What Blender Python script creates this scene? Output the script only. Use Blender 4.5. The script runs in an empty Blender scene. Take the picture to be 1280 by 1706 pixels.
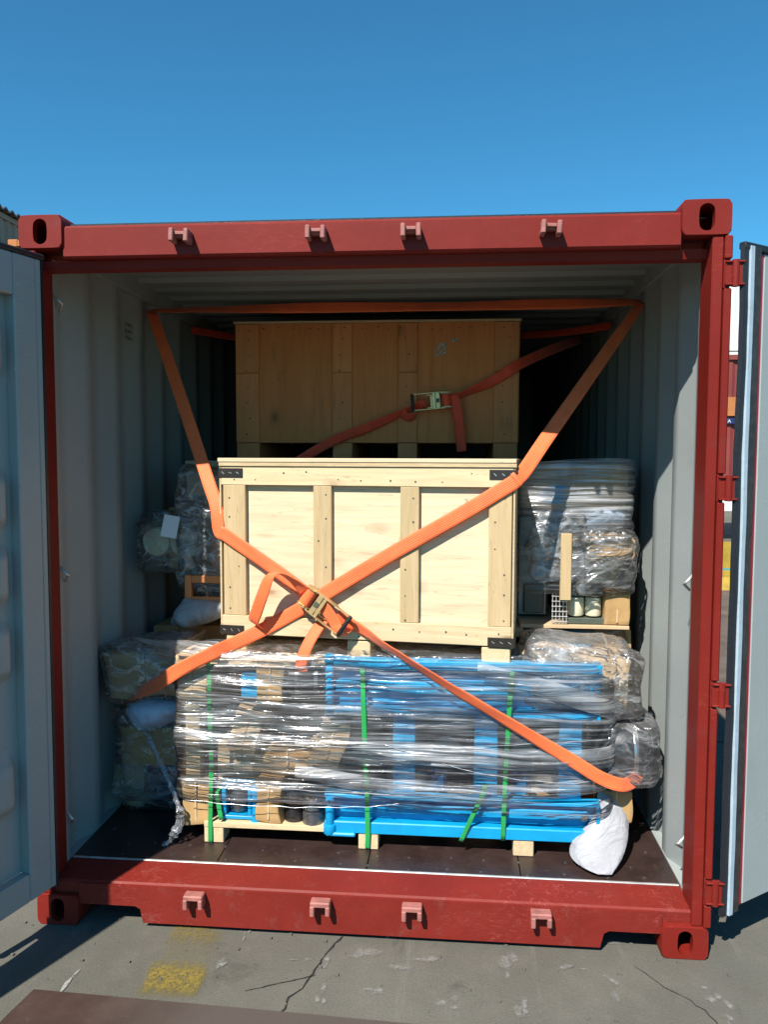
import bpy, bmesh, math, random
from mathutils import Vector, Matrix, noise as mn
random.seed(7)
PI = math.pi
sc = bpy.context.scene
C = sc.collection

# ------------------------------------------------------------------ camera
cam_data = bpy.data.cameras.new('camera')
cam = bpy.data.objects.new('camera', cam_data); C.objects.link(cam)
cam_data.sensor_fit = 'VERTICAL'; cam_data.sensor_height = 36.0
cam_data.lens = 36.0 * 1320.0 / 1706.0
cam_data.clip_start = 0.05; cam_data.clip_end = 900
yaw, pitch, roll = 0.0849948, -0.0688170, 0.0030890
fw = Vector((-math.sin(yaw)*math.cos(pitch), math.cos(yaw)*math.cos(pitch), math.sin(pitch)))
rt = Vector((math.cos(yaw), math.sin(yaw), 0)); up = rt.cross(fw)
r2 = math.cos(roll)*rt + math.sin(roll)*up; u2 = -math.sin(roll)*rt + math.cos(roll)*up
m = Matrix((r2, u2, -fw)).transposed().to_4x4()
m.translation = Vector((0.312038, -2.728723, 1.744414))
cam.matrix_world = m
sc.camera = cam

# ------------------------------------------------------------------ sky, sun, exposure
SUN = Vector((-0.45, -1.0, 1.23)).normalized()          # towards the sun
world = bpy.data.worlds.new('World'); sc.world = world; world.use_nodes = True
wn = world.node_tree; bg = wn.nodes['Background']
sky = wn.nodes.new('ShaderNodeTexSky'); sky.sky_type = 'NISHITA'; sky.sun_disc = False
sky.sun_elevation = math.asin(SUN.z); sky.sun_rotation = math.atan2(SUN.x, SUN.y)
sky.air_density = 1.0; sky.dust_density = 0.0; sky.ozone_density = 2.0
tint = wn.nodes.new('ShaderNodeMix'); tint.data_type = 'RGBA'; tint.blend_type = 'MULTIPLY'
tint.inputs[0].default_value = 1.0; tint.inputs[7].default_value = (0.40, 1.16, 1.40, 1)
wn.links.new(sky.outputs[0], tint.inputs[6]); wn.links.new(tint.outputs[2], bg.inputs[0])
bg.inputs[1].default_value = 0.060
sl = bpy.data.lights.new('sun', 'SUN'); sl.energy = 4.8; sl.angle = math.radians(0.53); sl.color = (1.0, 0.95, 0.87)
so = bpy.data.objects.new('sun', sl); C.objects.link(so)
so.location = (-4, -9, 11); so.rotation_euler = (-SUN).to_track_quat('-Z', 'Y').to_euler()
sc.view_settings.view_transform = 'Standard'; sc.view_settings.look = 'None'
sc.view_settings.exposure = 0.8; sc.view_settings.gamma = 1.0
sc.cycles.max_bounces = 10; sc.cycles.transparent_max_bounces = 40
sc.cycles.sample_clamp_indirect = 6.0; sc.cycles.caustics_reflective = False; sc.cycles.caustics_refractive = False
sc.cycles.use_denoising = True

# ------------------------------------------------------------------ materials
def newmat(name):
    mt = bpy.data.materials.new(name); mt.use_nodes = True
    nt = mt.node_tree; p = nt.nodes['Principled BSDF']
    return mt, nt, p
def nd(nt, t, **kw):
    n = nt.nodes.new(t)
    for k, v in kw.items(): setattr(n, k, v)
    return n
def coords(nt, scale=(1, 1, 1), src='Object'):
    tc = nd(nt, 'ShaderNodeTexCoord'); mp = nd(nt, 'ShaderNodeMapping')
    mp.inputs['Scale'].default_value = scale
    nt.links.new(tc.outputs[src], mp.inputs[0]); return mp.outputs[0]
def noise_(nt, vec, scale, detail=4, rough=0.6, dist=0.0):
    n = nd(nt, 'ShaderNodeTexNoise'); n.inputs['Scale'].default_value = scale
    n.inputs['Detail'].default_value = detail; n.inputs['Roughness'].default_value = rough
    n.inputs['Distortion'].default_value = dist
    nt.links.new(vec, n.inputs['Vector']); return n.outputs['Fac']
def ramp(nt, fac, stops):
    r = nd(nt, 'ShaderNodeValToRGB'); e = r.color_ramp.elements
    while len(e) < len(stops): e.new(0.5)
    for el, (p, c) in zip(e, stops):
        el.position = p; el.color = (*c, 1) if len(c) == 3 else c
    nt.links.new(fac, r.inputs[0]); return r.outputs[0]
def mixc(nt, fac, a, b, blend='MIX'):
    x = nd(nt, 'ShaderNodeMix', data_type='RGBA', blend_type=blend)
    for sock, v in ((x.inputs[0], fac), (x.inputs[6], a), (x.inputs[7], b)):
        if hasattr(v, 'links'): nt.links.new(v, sock)
        else: sock.default_value = v if not isinstance(v, tuple) else ((*v, 1) if len(v) == 3 else v)
    return x.outputs[2]
def mth(nt, op, a, b=0.0, clamp=False):
    x = nd(nt, 'ShaderNodeMath', operation=op, use_clamp=clamp)
    for i, v in enumerate((a, b)):
        if hasattr(v, 'links'): nt.links.new(v, x.inputs[i])
        else: x.inputs[i].default_value = v
    return x.outputs[0]
def bump(nt, p, h, strength=0.3, dist=0.01):
    b = nd(nt, 'ShaderNodeBump'); b.inputs['Strength'].default_value = strength
    b.inputs['Distance'].default_value = dist
    nt.links.new(h, b.inputs['Height'])
    if p is not None: nt.links.new(b.outputs[0], p.inputs['Normal'])
    return b.outputs[0]
def G(v): return (v, v, v)

def paint(name, col, rough=0.45, var=0.25, scale=6, dirt=(0.16, 0.12, 0.09), dirt_amt=0.35, bstr=0.08, spec=0.5, scr=0.0):
    mt, nt, p = newmat(name); v = coords(nt)
    n1 = noise_(nt, v, scale, 6, 0.65); n2 = noise_(nt, v, scale*9, 3)
    lo = tuple(c*(1-var) for c in col); hi = tuple(min(1, c*(1+var)) for c in col)
    c1 = ramp(nt, n1, [(0.3, lo), (0.7, hi)])
    dm = ramp(nt, noise_(nt, v, scale*2.3, 9, 0.75), [(0.56, G(0)), (0.78, G(dirt_amt))])
    c2 = mixc(nt, dm, c1, dirt)
    if scr:
        sv = coords(nt, (3, 3, 14)); sn = noise_(nt, sv, 2.2, 3, .5, 3.0)
        sm = mth(nt, 'MULTIPLY', ramp(nt, sn, [(0.485, G(0)), (0.5, G(scr)), (0.515, G(0))]), ramp(nt, noise_(nt, v, 3.0, 4), [(0.5, G(0)), (0.62, G(1))]))
        c2 = mixc(nt, sm, c2, tuple(min(1, x*1.8+.06) for x in col))
        rs_ = mth(nt, 'MULTIPLY', ramp(nt, noise_(nt, v, 26, 6, .8), [(0.64, G(0)), (0.72, G(0.8))]), ramp(nt, noise_(nt, v, 1.7, 3), [(0.46, G(0)), (0.6, G(1))]))
        c2 = mixc(nt, rs_, c2, (0.055, 0.018, 0.01))
    nt.links.new(c2, p.inputs['Base Color'])
    rr = nd(nt, 'ShaderNodeMapRange'); rr.inputs[3].default_value = rough-0.1; rr.inputs[4].default_value = rough+0.15
    nt.links.new(n1, rr.inputs[0]); nt.links.new(rr.outputs[0], p.inputs['Roughness'])
    p.inputs['Specular IOR Level'].default_value = spec
    bump(nt, p, n2, bstr, 0.004); return mt
def wood(name, a, b, axis=0, rough=0.75, knots=True, scale=1.0, dark=(0.20, 0.11, 0.045)):
    mt, nt, p = newmat(name)
    s = [22*scale, 22*scale, 22*scale]; s[axis] = 1.6*scale
    tc = nd(nt, 'ShaderNodeTexCoord'); oi = nd(nt, 'ShaderNodeObjectInfo')
    add = nd(nt, 'ShaderNodeVectorMath', operation='ADD'); mul = nd(nt, 'ShaderNodeMath', operation='MULTIPLY'); mul.inputs[1].default_value = 37.0
    nt.links.new(oi.outputs['Random'], mul.inputs[0]); nt.links.new(tc.outputs['Object'], add.inputs[0]); nt.links.new(mul.outputs[0], add.inputs[1])
    mp = nd(nt, 'ShaderNodeMapping'); mp.inputs['Scale'].default_value = s; nt.links.new(add.outputs[0], mp.inputs[0])
    n1 = noise_(nt, mp.outputs[0], 1.6, 6, 0.65, 0.9)
    n2 = noise_(nt, add.outputs[0], 2.2, 4)
    c = ramp(nt, n1, [(0.28, tuple(x*0.80 for x in a)), (0.5, a), (0.72, b)])
    c = mixc(nt, mth(nt, 'MULTIPLY', n2, 0.45), c, tuple(x*0.86 for x in a))
    if knots:
        mk = nd(nt, 'ShaderNodeMapping'); ks = [6.5, 6.5, 6.5]; ks[axis] = 3.6; mk.inputs['Scale'].default_value = ks
        nt.links.new(add.outputs[0], mk.inputs[0])
        vo = nd(nt, 'ShaderNodeTexVoronoi'); vo.inputs['Scale'].default_value = 0.8; nt.links.new(mk.outputs[0], vo.inputs['Vector'])
        dsum = mth(nt, 'ADD', vo.outputs['Distance'], mth(nt, 'MULTIPLY', n1, 0.10))
        kf = ramp(nt, dsum, [(0.085, G(0.85)), (0.15, G(0.25)), (0.24, G(0))])
        c = mixc(nt, kf, c, dark)
        crk = ramp(nt, noise_(nt, mp.outputs[0], 0.9, 2, 0.4, 2.0), [(0.492, G(0)), (0.5, G(0.35)), (0.508, G(0))])
        c = mixc(nt, crk, c, dark)
    vr = nd(nt, 'ShaderNodeMapRange'); vr.inputs[3].default_value = 0.88; vr.inputs[4].default_value = 1.08
    nt.links.new(oi.outputs['Random'], vr.inputs[0])
    c = mixc(nt, 1.0, c, vr.outputs[0], 'MULTIPLY')
    nt.links.new(c, p.inputs['Base Color']); p.inputs['Roughness'].default_value = rough
    p.inputs['Specular IOR Level'].default_value = 0.25
    bump(nt, p, n1, 0.25, 0.002); return mt
def cardboard(name, col):
    mt, nt, p = newmat(name); v = coords(nt)
    n1 = noise_(nt, v, 5, 5); n2 = noise_(nt, coords(nt, (1, 1, 0.05)), 220, 2)
    c = ramp(nt, n1, [(0.3, tuple(x*0.78 for x in col)), (0.7, tuple(x*1.15 for x in col))])
    st = ramp(nt, noise_(nt, v, 11, 7, 0.75), [(0.58, G(0)), (0.75, G(0.4))])
    c = mixc(nt, st, c, tuple(x*0.5 for x in col))
    nt.links.new(c, p.inputs['Base Color']); p.inputs['Roughness'].default_value = 0.85; p.inputs['Specular IOR Level'].default_value = 0.2
    bump(nt, p, mth(nt, 'ADD', n1, mth(nt, 'MULTIPLY', n2, 0.06)), 0.5, 0.012); return mt
def plastic(name, col, rough=0.45, wr=10, bs=0.5, bd=0.02, trans=0.0):
    mt, nt, p = newmat(name); v = coords(nt)
    n1 = noise_(nt, v, wr, 5, 0.6, 1.5); c = ramp(nt, n1, [(0.3, tuple(x*0.82 for x in col)), (0.7, col)])
    nt.links.new(c, p.inputs['Base Color']); p.inputs['Roughness'].default_value = rough
    bump(nt, p, n1, bs, bd); return mt
def metal(name, col, rough=0.4, metallic=0.85, var=0.25):
    mt, nt, p = newmat(name); v = coords(nt)
    n1 = noise_(nt, v, 14, 6, 0.7)
    c = ramp(nt, n1, [(0.3, tuple(x*(1-var) for x in col)), (0.7, tuple(min(1, x*(1+var)) for x in col))])
    nt.links.new(c, p.inputs['Base Color']); p.inputs['Metallic'].default_value = metallic; p.inputs['Roughness'].default_value = rough
    bump(nt, p, noise_(nt, v, 120, 2), 0.08, 0.002); return mt
def film(name, haze=0.5, gloss=0.14, sx=2.6, sz=75, crumple=False, rough=0.13, lo=0.45, base=0.04, tintc=(0.985, 0.988, 0.99), veil=0.14):
    mt, nt, p = newmat(name); nt.nodes.remove(p)
    out = nt.nodes['Material Output']
    oi = nd(nt, 'ShaderNodeObjectInfo'); tc = nd(nt, 'ShaderNodeTexCoord')
    add = nd(nt, 'ShaderNodeVectorMath', operation='ADD'); mul = nd(nt, 'ShaderNodeMath', operation='MULTIPLY'); mul.inputs[1].default_value = 51.0
    nt.links.new(oi.outputs['Random'], mul.inputs[0])
    nt.links.new(tc.outputs['Object' if crumple else 'UV'], add.inputs[0]); nt.links.new(mul.outputs[0], add.inputs[1])
    mp = nd(nt, 'ShaderNodeMapping'); mp.inputs['Scale'].default_value = (sx, sx if crumple else sz, sz)
    nt.links.new(add.outputs[0], mp.inputs[0]); V = mp.outputs[0]
    a = noise_(nt, V, 1.0, 2, 0.55, 0.5); b2 = noise_(nt, V, 2.3, 2, 0.6, 0.8)
    big = noise_(nt, add.outputs[0], 4.0, 3)
    if crumple:
        def ridge(sc_, dist_):
            q = noise_(nt, V, sc_, 2, 0.5, dist_)
            return mth(nt, 'SUBTRACT', 1.0, mth(nt, 'MULTIPLY', mth(nt, 'ABSOLUTE', mth(nt, 'SUBTRACT', q, 0.5)), 5.0), True)
        r1 = ridge(0.42, 1.2); r2 = ridge(1.0, 0.8)
        h = mth(nt, 'ADD', mth(nt, 'ADD', mth(nt, 'MULTIPLY', r1, 0.7), mth(nt, 'MULTIPLY', r2, 0.35)), mth(nt, 'MULTIPLY', b2, 0.25))
        mask = mth(nt, 'ADD', ramp(nt, r1, [(0.72, G(0)), (1.0, G(0.75))]), ramp(nt, r2, [(0.80, G(0)), (1.0, G(0.45))]), True)
        mask = mth(nt, 'MULTIPLY', mask, ramp(nt, a, [(lo-.08, G(0.2)), (lo+0.15, G(1))]))
    else:
        h = mth(nt, 'ADD', a, mth(nt, 'MULTIPLY', b2, 0.5))
        mf = nd(nt, 'ShaderNodeMapping'); mf.inputs['Scale'].default_value = (sx*1.1, sz*2.6, sz*2.6); nt.links.new(add.outputs[0], mf.inputs[0])
        fine = noise_(nt, mf.outputs[0], 1.0, 3, 0.65, 0.4)
        mask = ramp(nt, mth(nt, 'ADD', mth(nt, 'MULTIPLY', a, 0.45), mth(nt, 'MULTIPLY', fine, 0.55)), [(lo+.03, G(0)), (lo+0.18, G(1))])
        mask = mth(nt, 'MULTIPLY', mask, ramp(nt, big, [(0.35, G(0.3)), (0.62, G(1.0))]))
    bm_ = nd(nt, 'ShaderNodeBump'); bm_.inputs['Strength'].default_value = 0.8; bm_.inputs['Distance'].default_value = 0.012 if crumple else 0.012
    nt.links.new(h, bm_.inputs['Height']); N = bm_.outputs[0]
    tr = nd(nt, 'ShaderNodeBsdfTransparent'); tr.inputs[0].default_value = (*tintc, 1)
    df = nd(nt, 'ShaderNodeBsdfDiffuse'); df.inputs[0].default_value = (0.82, 0.83, 0.84, 1)
    tl = nd(nt, 'ShaderNodeBsdfTranslucent'); tl.inputs[0].default_value = (0.8, 0.82, 0.84, 1)
    gl = nd(nt, 'ShaderNodeBsdfGlossy'); gl.inputs['Roughness'].default_value = rough; gl.inputs[0].default_value = (0.95, 0.96, 1, 1)
    gl2 = nd(nt, 'ShaderNodeBsdfGlossy'); gl2.inputs['Roughness'].default_value = 0.34; gl2.inputs[0].default_value = (0.95, 0.96, 1, 1)
    for s_ in (df, gl, gl2): nt.links.new(N, s_.inputs['Normal'])
    gm_ = nd(nt, 'ShaderNodeMixShader'); gm_.inputs[0].default_value = 0.6
    nt.links.new(gl.outputs[0], gm_.inputs[1]); nt.links.new(gl2.outputs[0], gm_.inputs[2])
    hz = nd(nt, 'ShaderNodeMixShader'); hz.inputs[0].default_value = 0.5
    nt.links.new(df.outputs[0], hz.inputs[1]); nt.links.new(tl.outputs[0], hz.inputs[2])
    m1 = nd(nt, 'ShaderNodeMixShader'); soft = ramp(nt, big, [(0.40, G(0)), (0.68, G(veil))])
    nt.links.new(mth(nt, 'ADD', mth(nt, 'ADD', mth(nt, 'MULTIPLY', mask, haze), base), soft, True), m1.inputs[0])
    nt.links.new(tr.outputs[0], m1.inputs[1]); nt.links.new(hz.outputs[0], m1.inputs[2])
    fr = nd(nt, 'ShaderNodeFresnel'); fr.inputs[0].default_value = 1.4; nt.links.new(N, fr.inputs['Normal'])
    m2 = nd(nt, 'ShaderNodeMixShader')
    nt.links.new(mth(nt, 'ADD', mth(nt, 'MULTIPLY', fr.outputs[0], 1.1), mth(nt, 'MULTIPLY', mask, gloss), True), m2.inputs[0])
    nt.links.new(m1.outputs[0], m2.inputs[1]); nt.links.new(gm_.outputs[0], m2.inputs[2])
    nt.links.new(m2.outputs[0], out.inputs['Surface']); return mt
def webbing(name, col, n_lines=7):
    mt, nt, p = newmat(name); tc = nd(nt, 'ShaderNodeTexCoord'); sx = nd(nt, 'ShaderNodeSeparateXYZ')
    nt.links.new(tc.outputs['UV'], sx.inputs[0])
    l = mth(nt, 'SINE', mth(nt, 'MULTIPLY', sx.outputs[0], n_lines*2*PI))
    w = mth(nt, 'SINE', mth(nt, 'MULTIPLY', sx.outputs[1], 2*PI/0.006))
    lf = ramp(nt, mth(nt, 'ADD', mth(nt, 'MULTIPLY', l, 0.5), 0.5), [(0.04, G(0.45)), (0.2, G(0))])
    nz = noise_(nt, coords(nt), 14, 5)
    c = ramp(nt, nz, [(0.3, tuple(x*0.85 for x in col)), (0.7, tuple(min(1, x*1.08) for x in col))])
    c = mixc(nt, lf, c, tuple(x*0.5 for x in col))
    nt.links.new(c, p.inputs['Base Color']); p.inputs['Roughness'].default_value = 0.6
    p.inputs['Sheen Weight'].default_value = 0.15
    bump(nt, p, mth(nt, 'ADD', l, mth(nt, 'MULTIPLY', w, 0.5)), 0.35, 0.0012); return mt

M = {}
M['red'] = paint('red_paint', (0.172, 0.0130, 0.0080), 0.5, 0.10, 3, dirt=(0.12, 0.035, 0.028), dirt_amt=0.45, bstr=0.14, spec=0.22, scr=0.3)
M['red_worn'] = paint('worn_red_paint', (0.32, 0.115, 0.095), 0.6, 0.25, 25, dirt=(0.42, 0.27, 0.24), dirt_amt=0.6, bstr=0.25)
M['sill'] = paint('scuffed_sill_paint', (0.178, 0.0165, 0.0105), 0.55, 0.12, 5, dirt=(0.20, 0.08, 0.065), dirt_amt=0.6, bstr=0.25, spec=0.25, scr=0.45)
M['grey'] = paint('pale_grey_paint', (0.305, 0.335, 0.33), 0.5, 0.04, 2.2, dirt=(0.22, 0.215, 0.195), dirt_amt=0.35, bstr=0.1, scr=0.25)
M['floor'] = paint('brown_film_plywood', (0.034, 0.0195, 0.017), 0.38, 0.35, 7, dirt=(0.10, 0.075, 0.06), dirt_amt=0.5, bstr=0.25)
M['alu'] = metal('threshold_metal', (0.62, 0.62, 0.60), 0.45, 0.6)
M['rubber'] = plastic('black_rubber', (0.012, 0.014, 0.02), 0.5, 30, 0.4, 0.004)
M['rubber_trim'] = paint('dark_dusty_rubber', (0.03, 0.028, 0.028), 0.5, 0.5, 30, dirt=(0.12, 0.11, 0.10), dirt_amt=0.5)
M['strip'] = plastic('pale_blue_strip', (0.42, 0.52, 0.60), 0.4, 18, 0.3, 0.003)
M['door_red'] = paint('door_edge_red', (0.30, 0.012, 0.022), 0.5, 0.2, 12, dirt=(0.05, 0.02, 0.02), dirt_amt=0.6)
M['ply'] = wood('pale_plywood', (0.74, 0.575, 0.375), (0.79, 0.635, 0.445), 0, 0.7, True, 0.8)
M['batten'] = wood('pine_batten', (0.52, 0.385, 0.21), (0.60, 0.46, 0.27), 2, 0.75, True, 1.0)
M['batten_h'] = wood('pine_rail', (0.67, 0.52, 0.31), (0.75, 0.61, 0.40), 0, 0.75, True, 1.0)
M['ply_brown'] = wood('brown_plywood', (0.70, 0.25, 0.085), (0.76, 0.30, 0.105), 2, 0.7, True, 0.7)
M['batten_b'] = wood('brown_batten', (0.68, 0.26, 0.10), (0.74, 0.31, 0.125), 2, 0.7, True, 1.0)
M['pallet'] = wood('pallet_pine', (0.66, 0.50, 0.29), (0.74, 0.60, 0.38), 0, 0.8, True, 1.2)
M['pallet_y'] = wood('pallet_pine_end', (0.64, 0.48, 0.28), (0.73, 0.58, 0.36), 1, 0.8, False, 1.2)
M['ply_edge'] = wood('laminated_edge', (0.56, 0.42, 0.24), (0.74, 0.60, 0.40), 0, 0.8, False, 4.0)
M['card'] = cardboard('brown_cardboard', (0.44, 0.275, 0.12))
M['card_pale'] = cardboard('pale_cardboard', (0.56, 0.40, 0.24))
M['blue'] = paint('bright_blue_paint', (0.003, 0.285, 0.55), 0.35, 0.15, 6, dirt=(0.02, 0.08, 0.25), dirt_amt=0.3, bstr=0.05)
M['blue_dark'] = paint('navy_paint', (0.01, 0.025, 0.09), 0.4, 0.3, 8)
M['steel'] = metal('grey_cast_steel', (0.17, 0.18, 0.185), 0.42, 0.75)
M['steel_dark'] = metal('dark_steel', (0.055, 0.055, 0.06), 0.4, 0.7)
M['steel_bright'] = metal('bright_steel', (0.55, 0.55, 0.56), 0.25, 0.95)
M['zinc'] = metal('yellow_zinc', (0.70, 0.50, 0.24), 0.42, 0.7)
M['black'] = paint('black_paint', (0.012, 0.012, 0.012), 0.45, 0.3, 20, dirt=(0.05, 0.045, 0.04), dirt_amt=0.4)
M['bracket'] = paint('dark_bracket', (0.022, 0.016, 0.013), 0.4, 0.3, 20, dirt=(0.06, 0.045, 0.035), dirt_amt=0.4)
M['cream'] = plastic('cream_roller', (0.74, 0.70, 0.50), 0.5, 8, 0.1, 0.004)
M['olive'] = paint('olive_steel', (0.07, 0.085, 0.065), 0.5, 0.3, 10)
M['white_bag'] = plastic('white_woven_bag', (0.37, 0.375, 0.40), 0.6, 5, 0.6, 0.045)
M['blue_bag'] = plastic('bluish_white_bag', (0.45, 0.58, 0.75), 0.5, 9, 0.6, 0.02)
M['primer'] = paint('brown_grey_primer', (0.17, 0.135, 0.125), .6, .35, 9)
M['tan_machine'] = paint('tan_machine_paint', (0.30, 0.22, 0.15), .6, .4, 7)
M['tag'] = paint('white_tag', (0.72, 0.72, 0.74), 0.6, 0.05, 8, dirt_amt=0.1)
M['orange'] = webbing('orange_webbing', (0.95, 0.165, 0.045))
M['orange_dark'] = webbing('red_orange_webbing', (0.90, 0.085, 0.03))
M['green'] = webbing('green_plastic_strap', (0.012, 0.34, 0.075), 3)
M['nail'] = metal('nail_head', (0.10, 0.085, 0.07), 0.5, 0.6)
M['staple'] = metal('bright_staple', (0.75, 0.72, 0.66), 0.3, 0.9)
M['film'] = film('stretch_film', 0.44, 0.14, 1.7, 36, rough=0.12, lo=0.455, base=0.012, veil=.12)
M['film_thin'] = film('thin_stretch_film', 0.40, 0.12, 1.9, 32, rough=0.13, lo=0.47, base=0.01, veil=.08)
M['film_hazy'] = film('hazy_stretch_film', 0.52, 0.14, 1.5, 44, rough=0.18, lo=0.40, base=0.06)
M['film_crumple'] = film('crumpled_film', 0.50, 0.16, 13, 20, True, rough=0.13, lo=0.42, base=0.08, veil=.2)
M['film_crumple_thin'] = film('thin_crumpled_film', 0.38, 0.14, 12, 19, True, rough=0.14, lo=0.46, base=0.03, veil=.12)
M['film_rope'] = film('film_rope', 0.75, 0.3, 40, 6, rough=0.2, lo=0.35, base=0.25)

# ------------------------------------------------------------------ mesh helpers
class MB:
    def __init__(s): s.bm = bmesh.new(); s.uv = None
    def box(s, x0, x1, y0, y1, z0, z1, bev=0.0, mat=None, seg=1):
        r = bmesh.ops.create_cube(s.bm, size=1.0); vs = r['verts']
        T = Matrix.Translation(((x0+x1)/2, (y0+y1)/2, (z0+z1)/2)) @ Matrix.Diagonal((x1-x0, y1-y0, z1-z0, 1))
        bmesh.ops.transform(s.bm, matrix=T, verts=vs)
        if bev > 0:
            es = list({e for v in vs for e in v.link_edges})
            rb = bmesh.ops.bevel(s.bm, geom=es, offset=bev, segments=seg, profile=0.5, affect='EDGES')
            vs = list({v for f in rb['faces'] for v in f.verts} | {v for v in vs if v.is_valid})
        if mat is not None: bmesh.ops.transform(s.bm, matrix=mat, verts=vs)
        return s
    def cyl(s, p0, p1, r0, r1=None, seg=24, bev=0.0):
        p0, p1 = Vector(p0), Vector(p1); d = p1-p0
        r = bmesh.ops.create_cone(s.bm, cap_ends=True, segments=seg, radius1=r0, radius2=r0 if r1 is None else r1, depth=d.length)
        vs = r['verts']
        if bev > 0:
            caps = [f for f in {f for v in vs for f in v.link_faces} if len(f.verts) > 4]
            es = list({e for f in caps for e in f.edges})
            rb = bmesh.ops.bevel(s.bm, geom=es, offset=bev, segments=2, profile=0.5, affect='EDGES')
            vs = list({v for f in rb['faces'] for v in f.verts} | {v for v in vs if v.is_valid})
        bmesh.ops.transform(s.bm, matrix=Matrix.Translation((p0+p1)/2) @ d.to_track_quat('Z', 'Y').to_matrix().to_4x4(), verts=vs)
        return s
    def prism(s, prof, axis, a0, a1):
        # closed 2D profile extruded along an axis; the profile gives the other two coordinates in xyz order
        def P(q, a):
            if axis == 'x': return (a, q[0], q[1])
            if axis == 'y': return (q[0], a, q[1])
            return (q[0], q[1], a)
        A = [s.bm.verts.new(P(q, a0)) for q in prof]; B = [s.bm.verts.new(P(q, a1)) for q in prof]
        n = len(prof)
        for i in range(n): s.bm.faces.new((A[i], A[(i+1) % n], B[(i+1) % n], B[i]))
        s.bm.faces.new(A); s.bm.faces.new(B[::-1]); return s
    def tube(s, pts, r, seg=8):
        pts = [Vector(p) for p in pts]; rings = []
        for i, p in enumerate(pts):
            t = (pts[min(i+1, len(pts)-1)]-pts[max(i-1, 0)]).normalized()
            q = t.to_track_quat('Z', 'Y'); rr = r[i] if isinstance(r, (list, tuple)) else r
            rings.append([s.bm.verts.new(p + q @ Vector((rr*math.cos(2*PI*k/seg), rr*math.sin(2*PI*k/seg), 0))) for k in range(seg)])
        for a, b in zip(rings, rings[1:]):
            for k in range(seg): s.bm.faces.new((a[k], a[(k+1) % seg], b[(k+1) % seg], b[k]))
        s.bm.faces.new(rings[0][::-1]); s.bm.faces.new(rings[-1]); return s
    def build(s, name, mat, parent=None, smooth=False, M4=None):
        bmesh.ops.recalc_face_normals(s.bm, faces=s.bm.faces)
        if M4 is not None: bmesh.ops.transform(s.bm, matrix=M4, verts=s.bm.verts)
        me = bpy.data.meshes.new(name); s.bm.to_mesh(me); s.bm.free()
        return link(name, me, mat, parent, smooth)
def link(name, me, mat, parent=None, smooth=False):
    if mat: me.materials.append(M[mat] if isinstance(mat, str) else mat)
    if smooth:
        me.polygons.foreach_set('use_smooth', [True]*len(me.polygons))
        if smooth == 'auto':
            try: me.set_sharp_from_angle(angle=math.radians(38))
            except Exception: pass
    o = bpy.data.objects.new(name, me); C.objects.link(o)
    if parent: o.parent = parent
    return o
def pydata(name, verts, faces, mat, parent=None, smooth=False, uvs=None):
    me = bpy.data.meshes.new(name); me.from_pydata(verts, [], faces); 
    if uvs is not None:
        ul = me.uv_layers.new(name='UVMap')
        for lp in me.loops: ul.data[lp.index].uv = uvs[lp.vertex_index]
    me.update(); return link(name, me, mat, parent, smooth)
def empty(name, loc=(0, 0, 0), rot=(0, 0, 0)):
    o = bpy.data.objects.new(name, None); C.objects.link(o); o.location = loc; o.rotation_euler = rot
    o.empty_display_size = 0.1; return o
def tag(o, label, cat, group=None):
    o['label'] = label; o['category'] = cat
    if group: o['group'] = group
    return o
def struct(o): o['kind'] = 'structure'; return o
def catmull(P, n):
    P = [Vector(p) for p in P]; Q = [P[0]*2-P[1]] + P + [P[-1]*2-P[-2]]; out = []
    for i in range(len(P)-1):
        a, b, c, d = Q[i:i+4]
        for k in range(n):
            t = k/n; out.append(0.5*((2*b)+(c-a)*t+(2*a-5*b+4*c-d)*t*t+(3*b-a-3*c+d)*t**3))
    out.append(P[-1]); return out
def ribbon(name, pts, wd, width, thick, mat, parent=None, n=8, straight=False, seed=0, wob=0.0):
    # woven band along pts; wd gives the across direction at each control point
    if straight:
        P, D = [], []
        for i in range(len(pts)-1):
            for k in range(n):
                t = k/n; P.append(Vector(pts[i]).lerp(Vector(pts[i+1]), t)); D.append(Vector(wd[i]).lerp(Vector(wd[i+1]), t))
        P.append(Vector(pts[-1])); D.append(Vector(wd[-1]))
    else: P = catmull(pts, n); D = catmull(wd, n)
    V, U, F = [], [], []; L = 0.0; K = 7
    for i, p in enumerate(P):
        if i: L += (p-P[i-1]).length
        t = (P[min(i+1, len(P)-1)]-P[max(i-1, 0)]).normalized()
        w = (D[i]-t*D[i].dot(t)).normalized(); nn = t.cross(w).normalized()
        for side in (1, -1):
            for k in range(K):
                u = k/(K-1); ww = (u-0.5)*width
                bow = wob*mn.noise(Vector((L*9, u*1.5, seed)))
                V.append(tuple(p+w*ww+nn*(side*thick/2*(1-0.5*abs(2*u-1)**6)+bow))); U.append((u, L))
    R = 2*K
    for i in range(len(P)-1):
        a = i*R; b = a+R
        for k in range(K-1):
            F.append((a+k, a+k+1, b+k+1, b+k)); F.append((a+K+k+1, a+K+k, b+K+k, b+K+k+1))
        F.append((a, b, b+K, a+K)); F.append((a+K-1, a+2*K-1, b+2*K-1, b+K-1))
    F.append(tuple(range(K))+tuple(range(2*K-1, K-1, -1)))
    e = (len(P)-1)*R; F.append(tuple(range(e+K-1, e-1, -1))+tuple(range(e+K, e+2*K)))
    o = pydata(name, V, F, mat, parent, True, U)
    bm = bmesh.new(); bm.from_mesh(o.data); bmesh.ops.recalc_face_normals(bm, faces=bm.faces); bm.to_mesh(o.data); bm.free()
    return o

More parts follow.
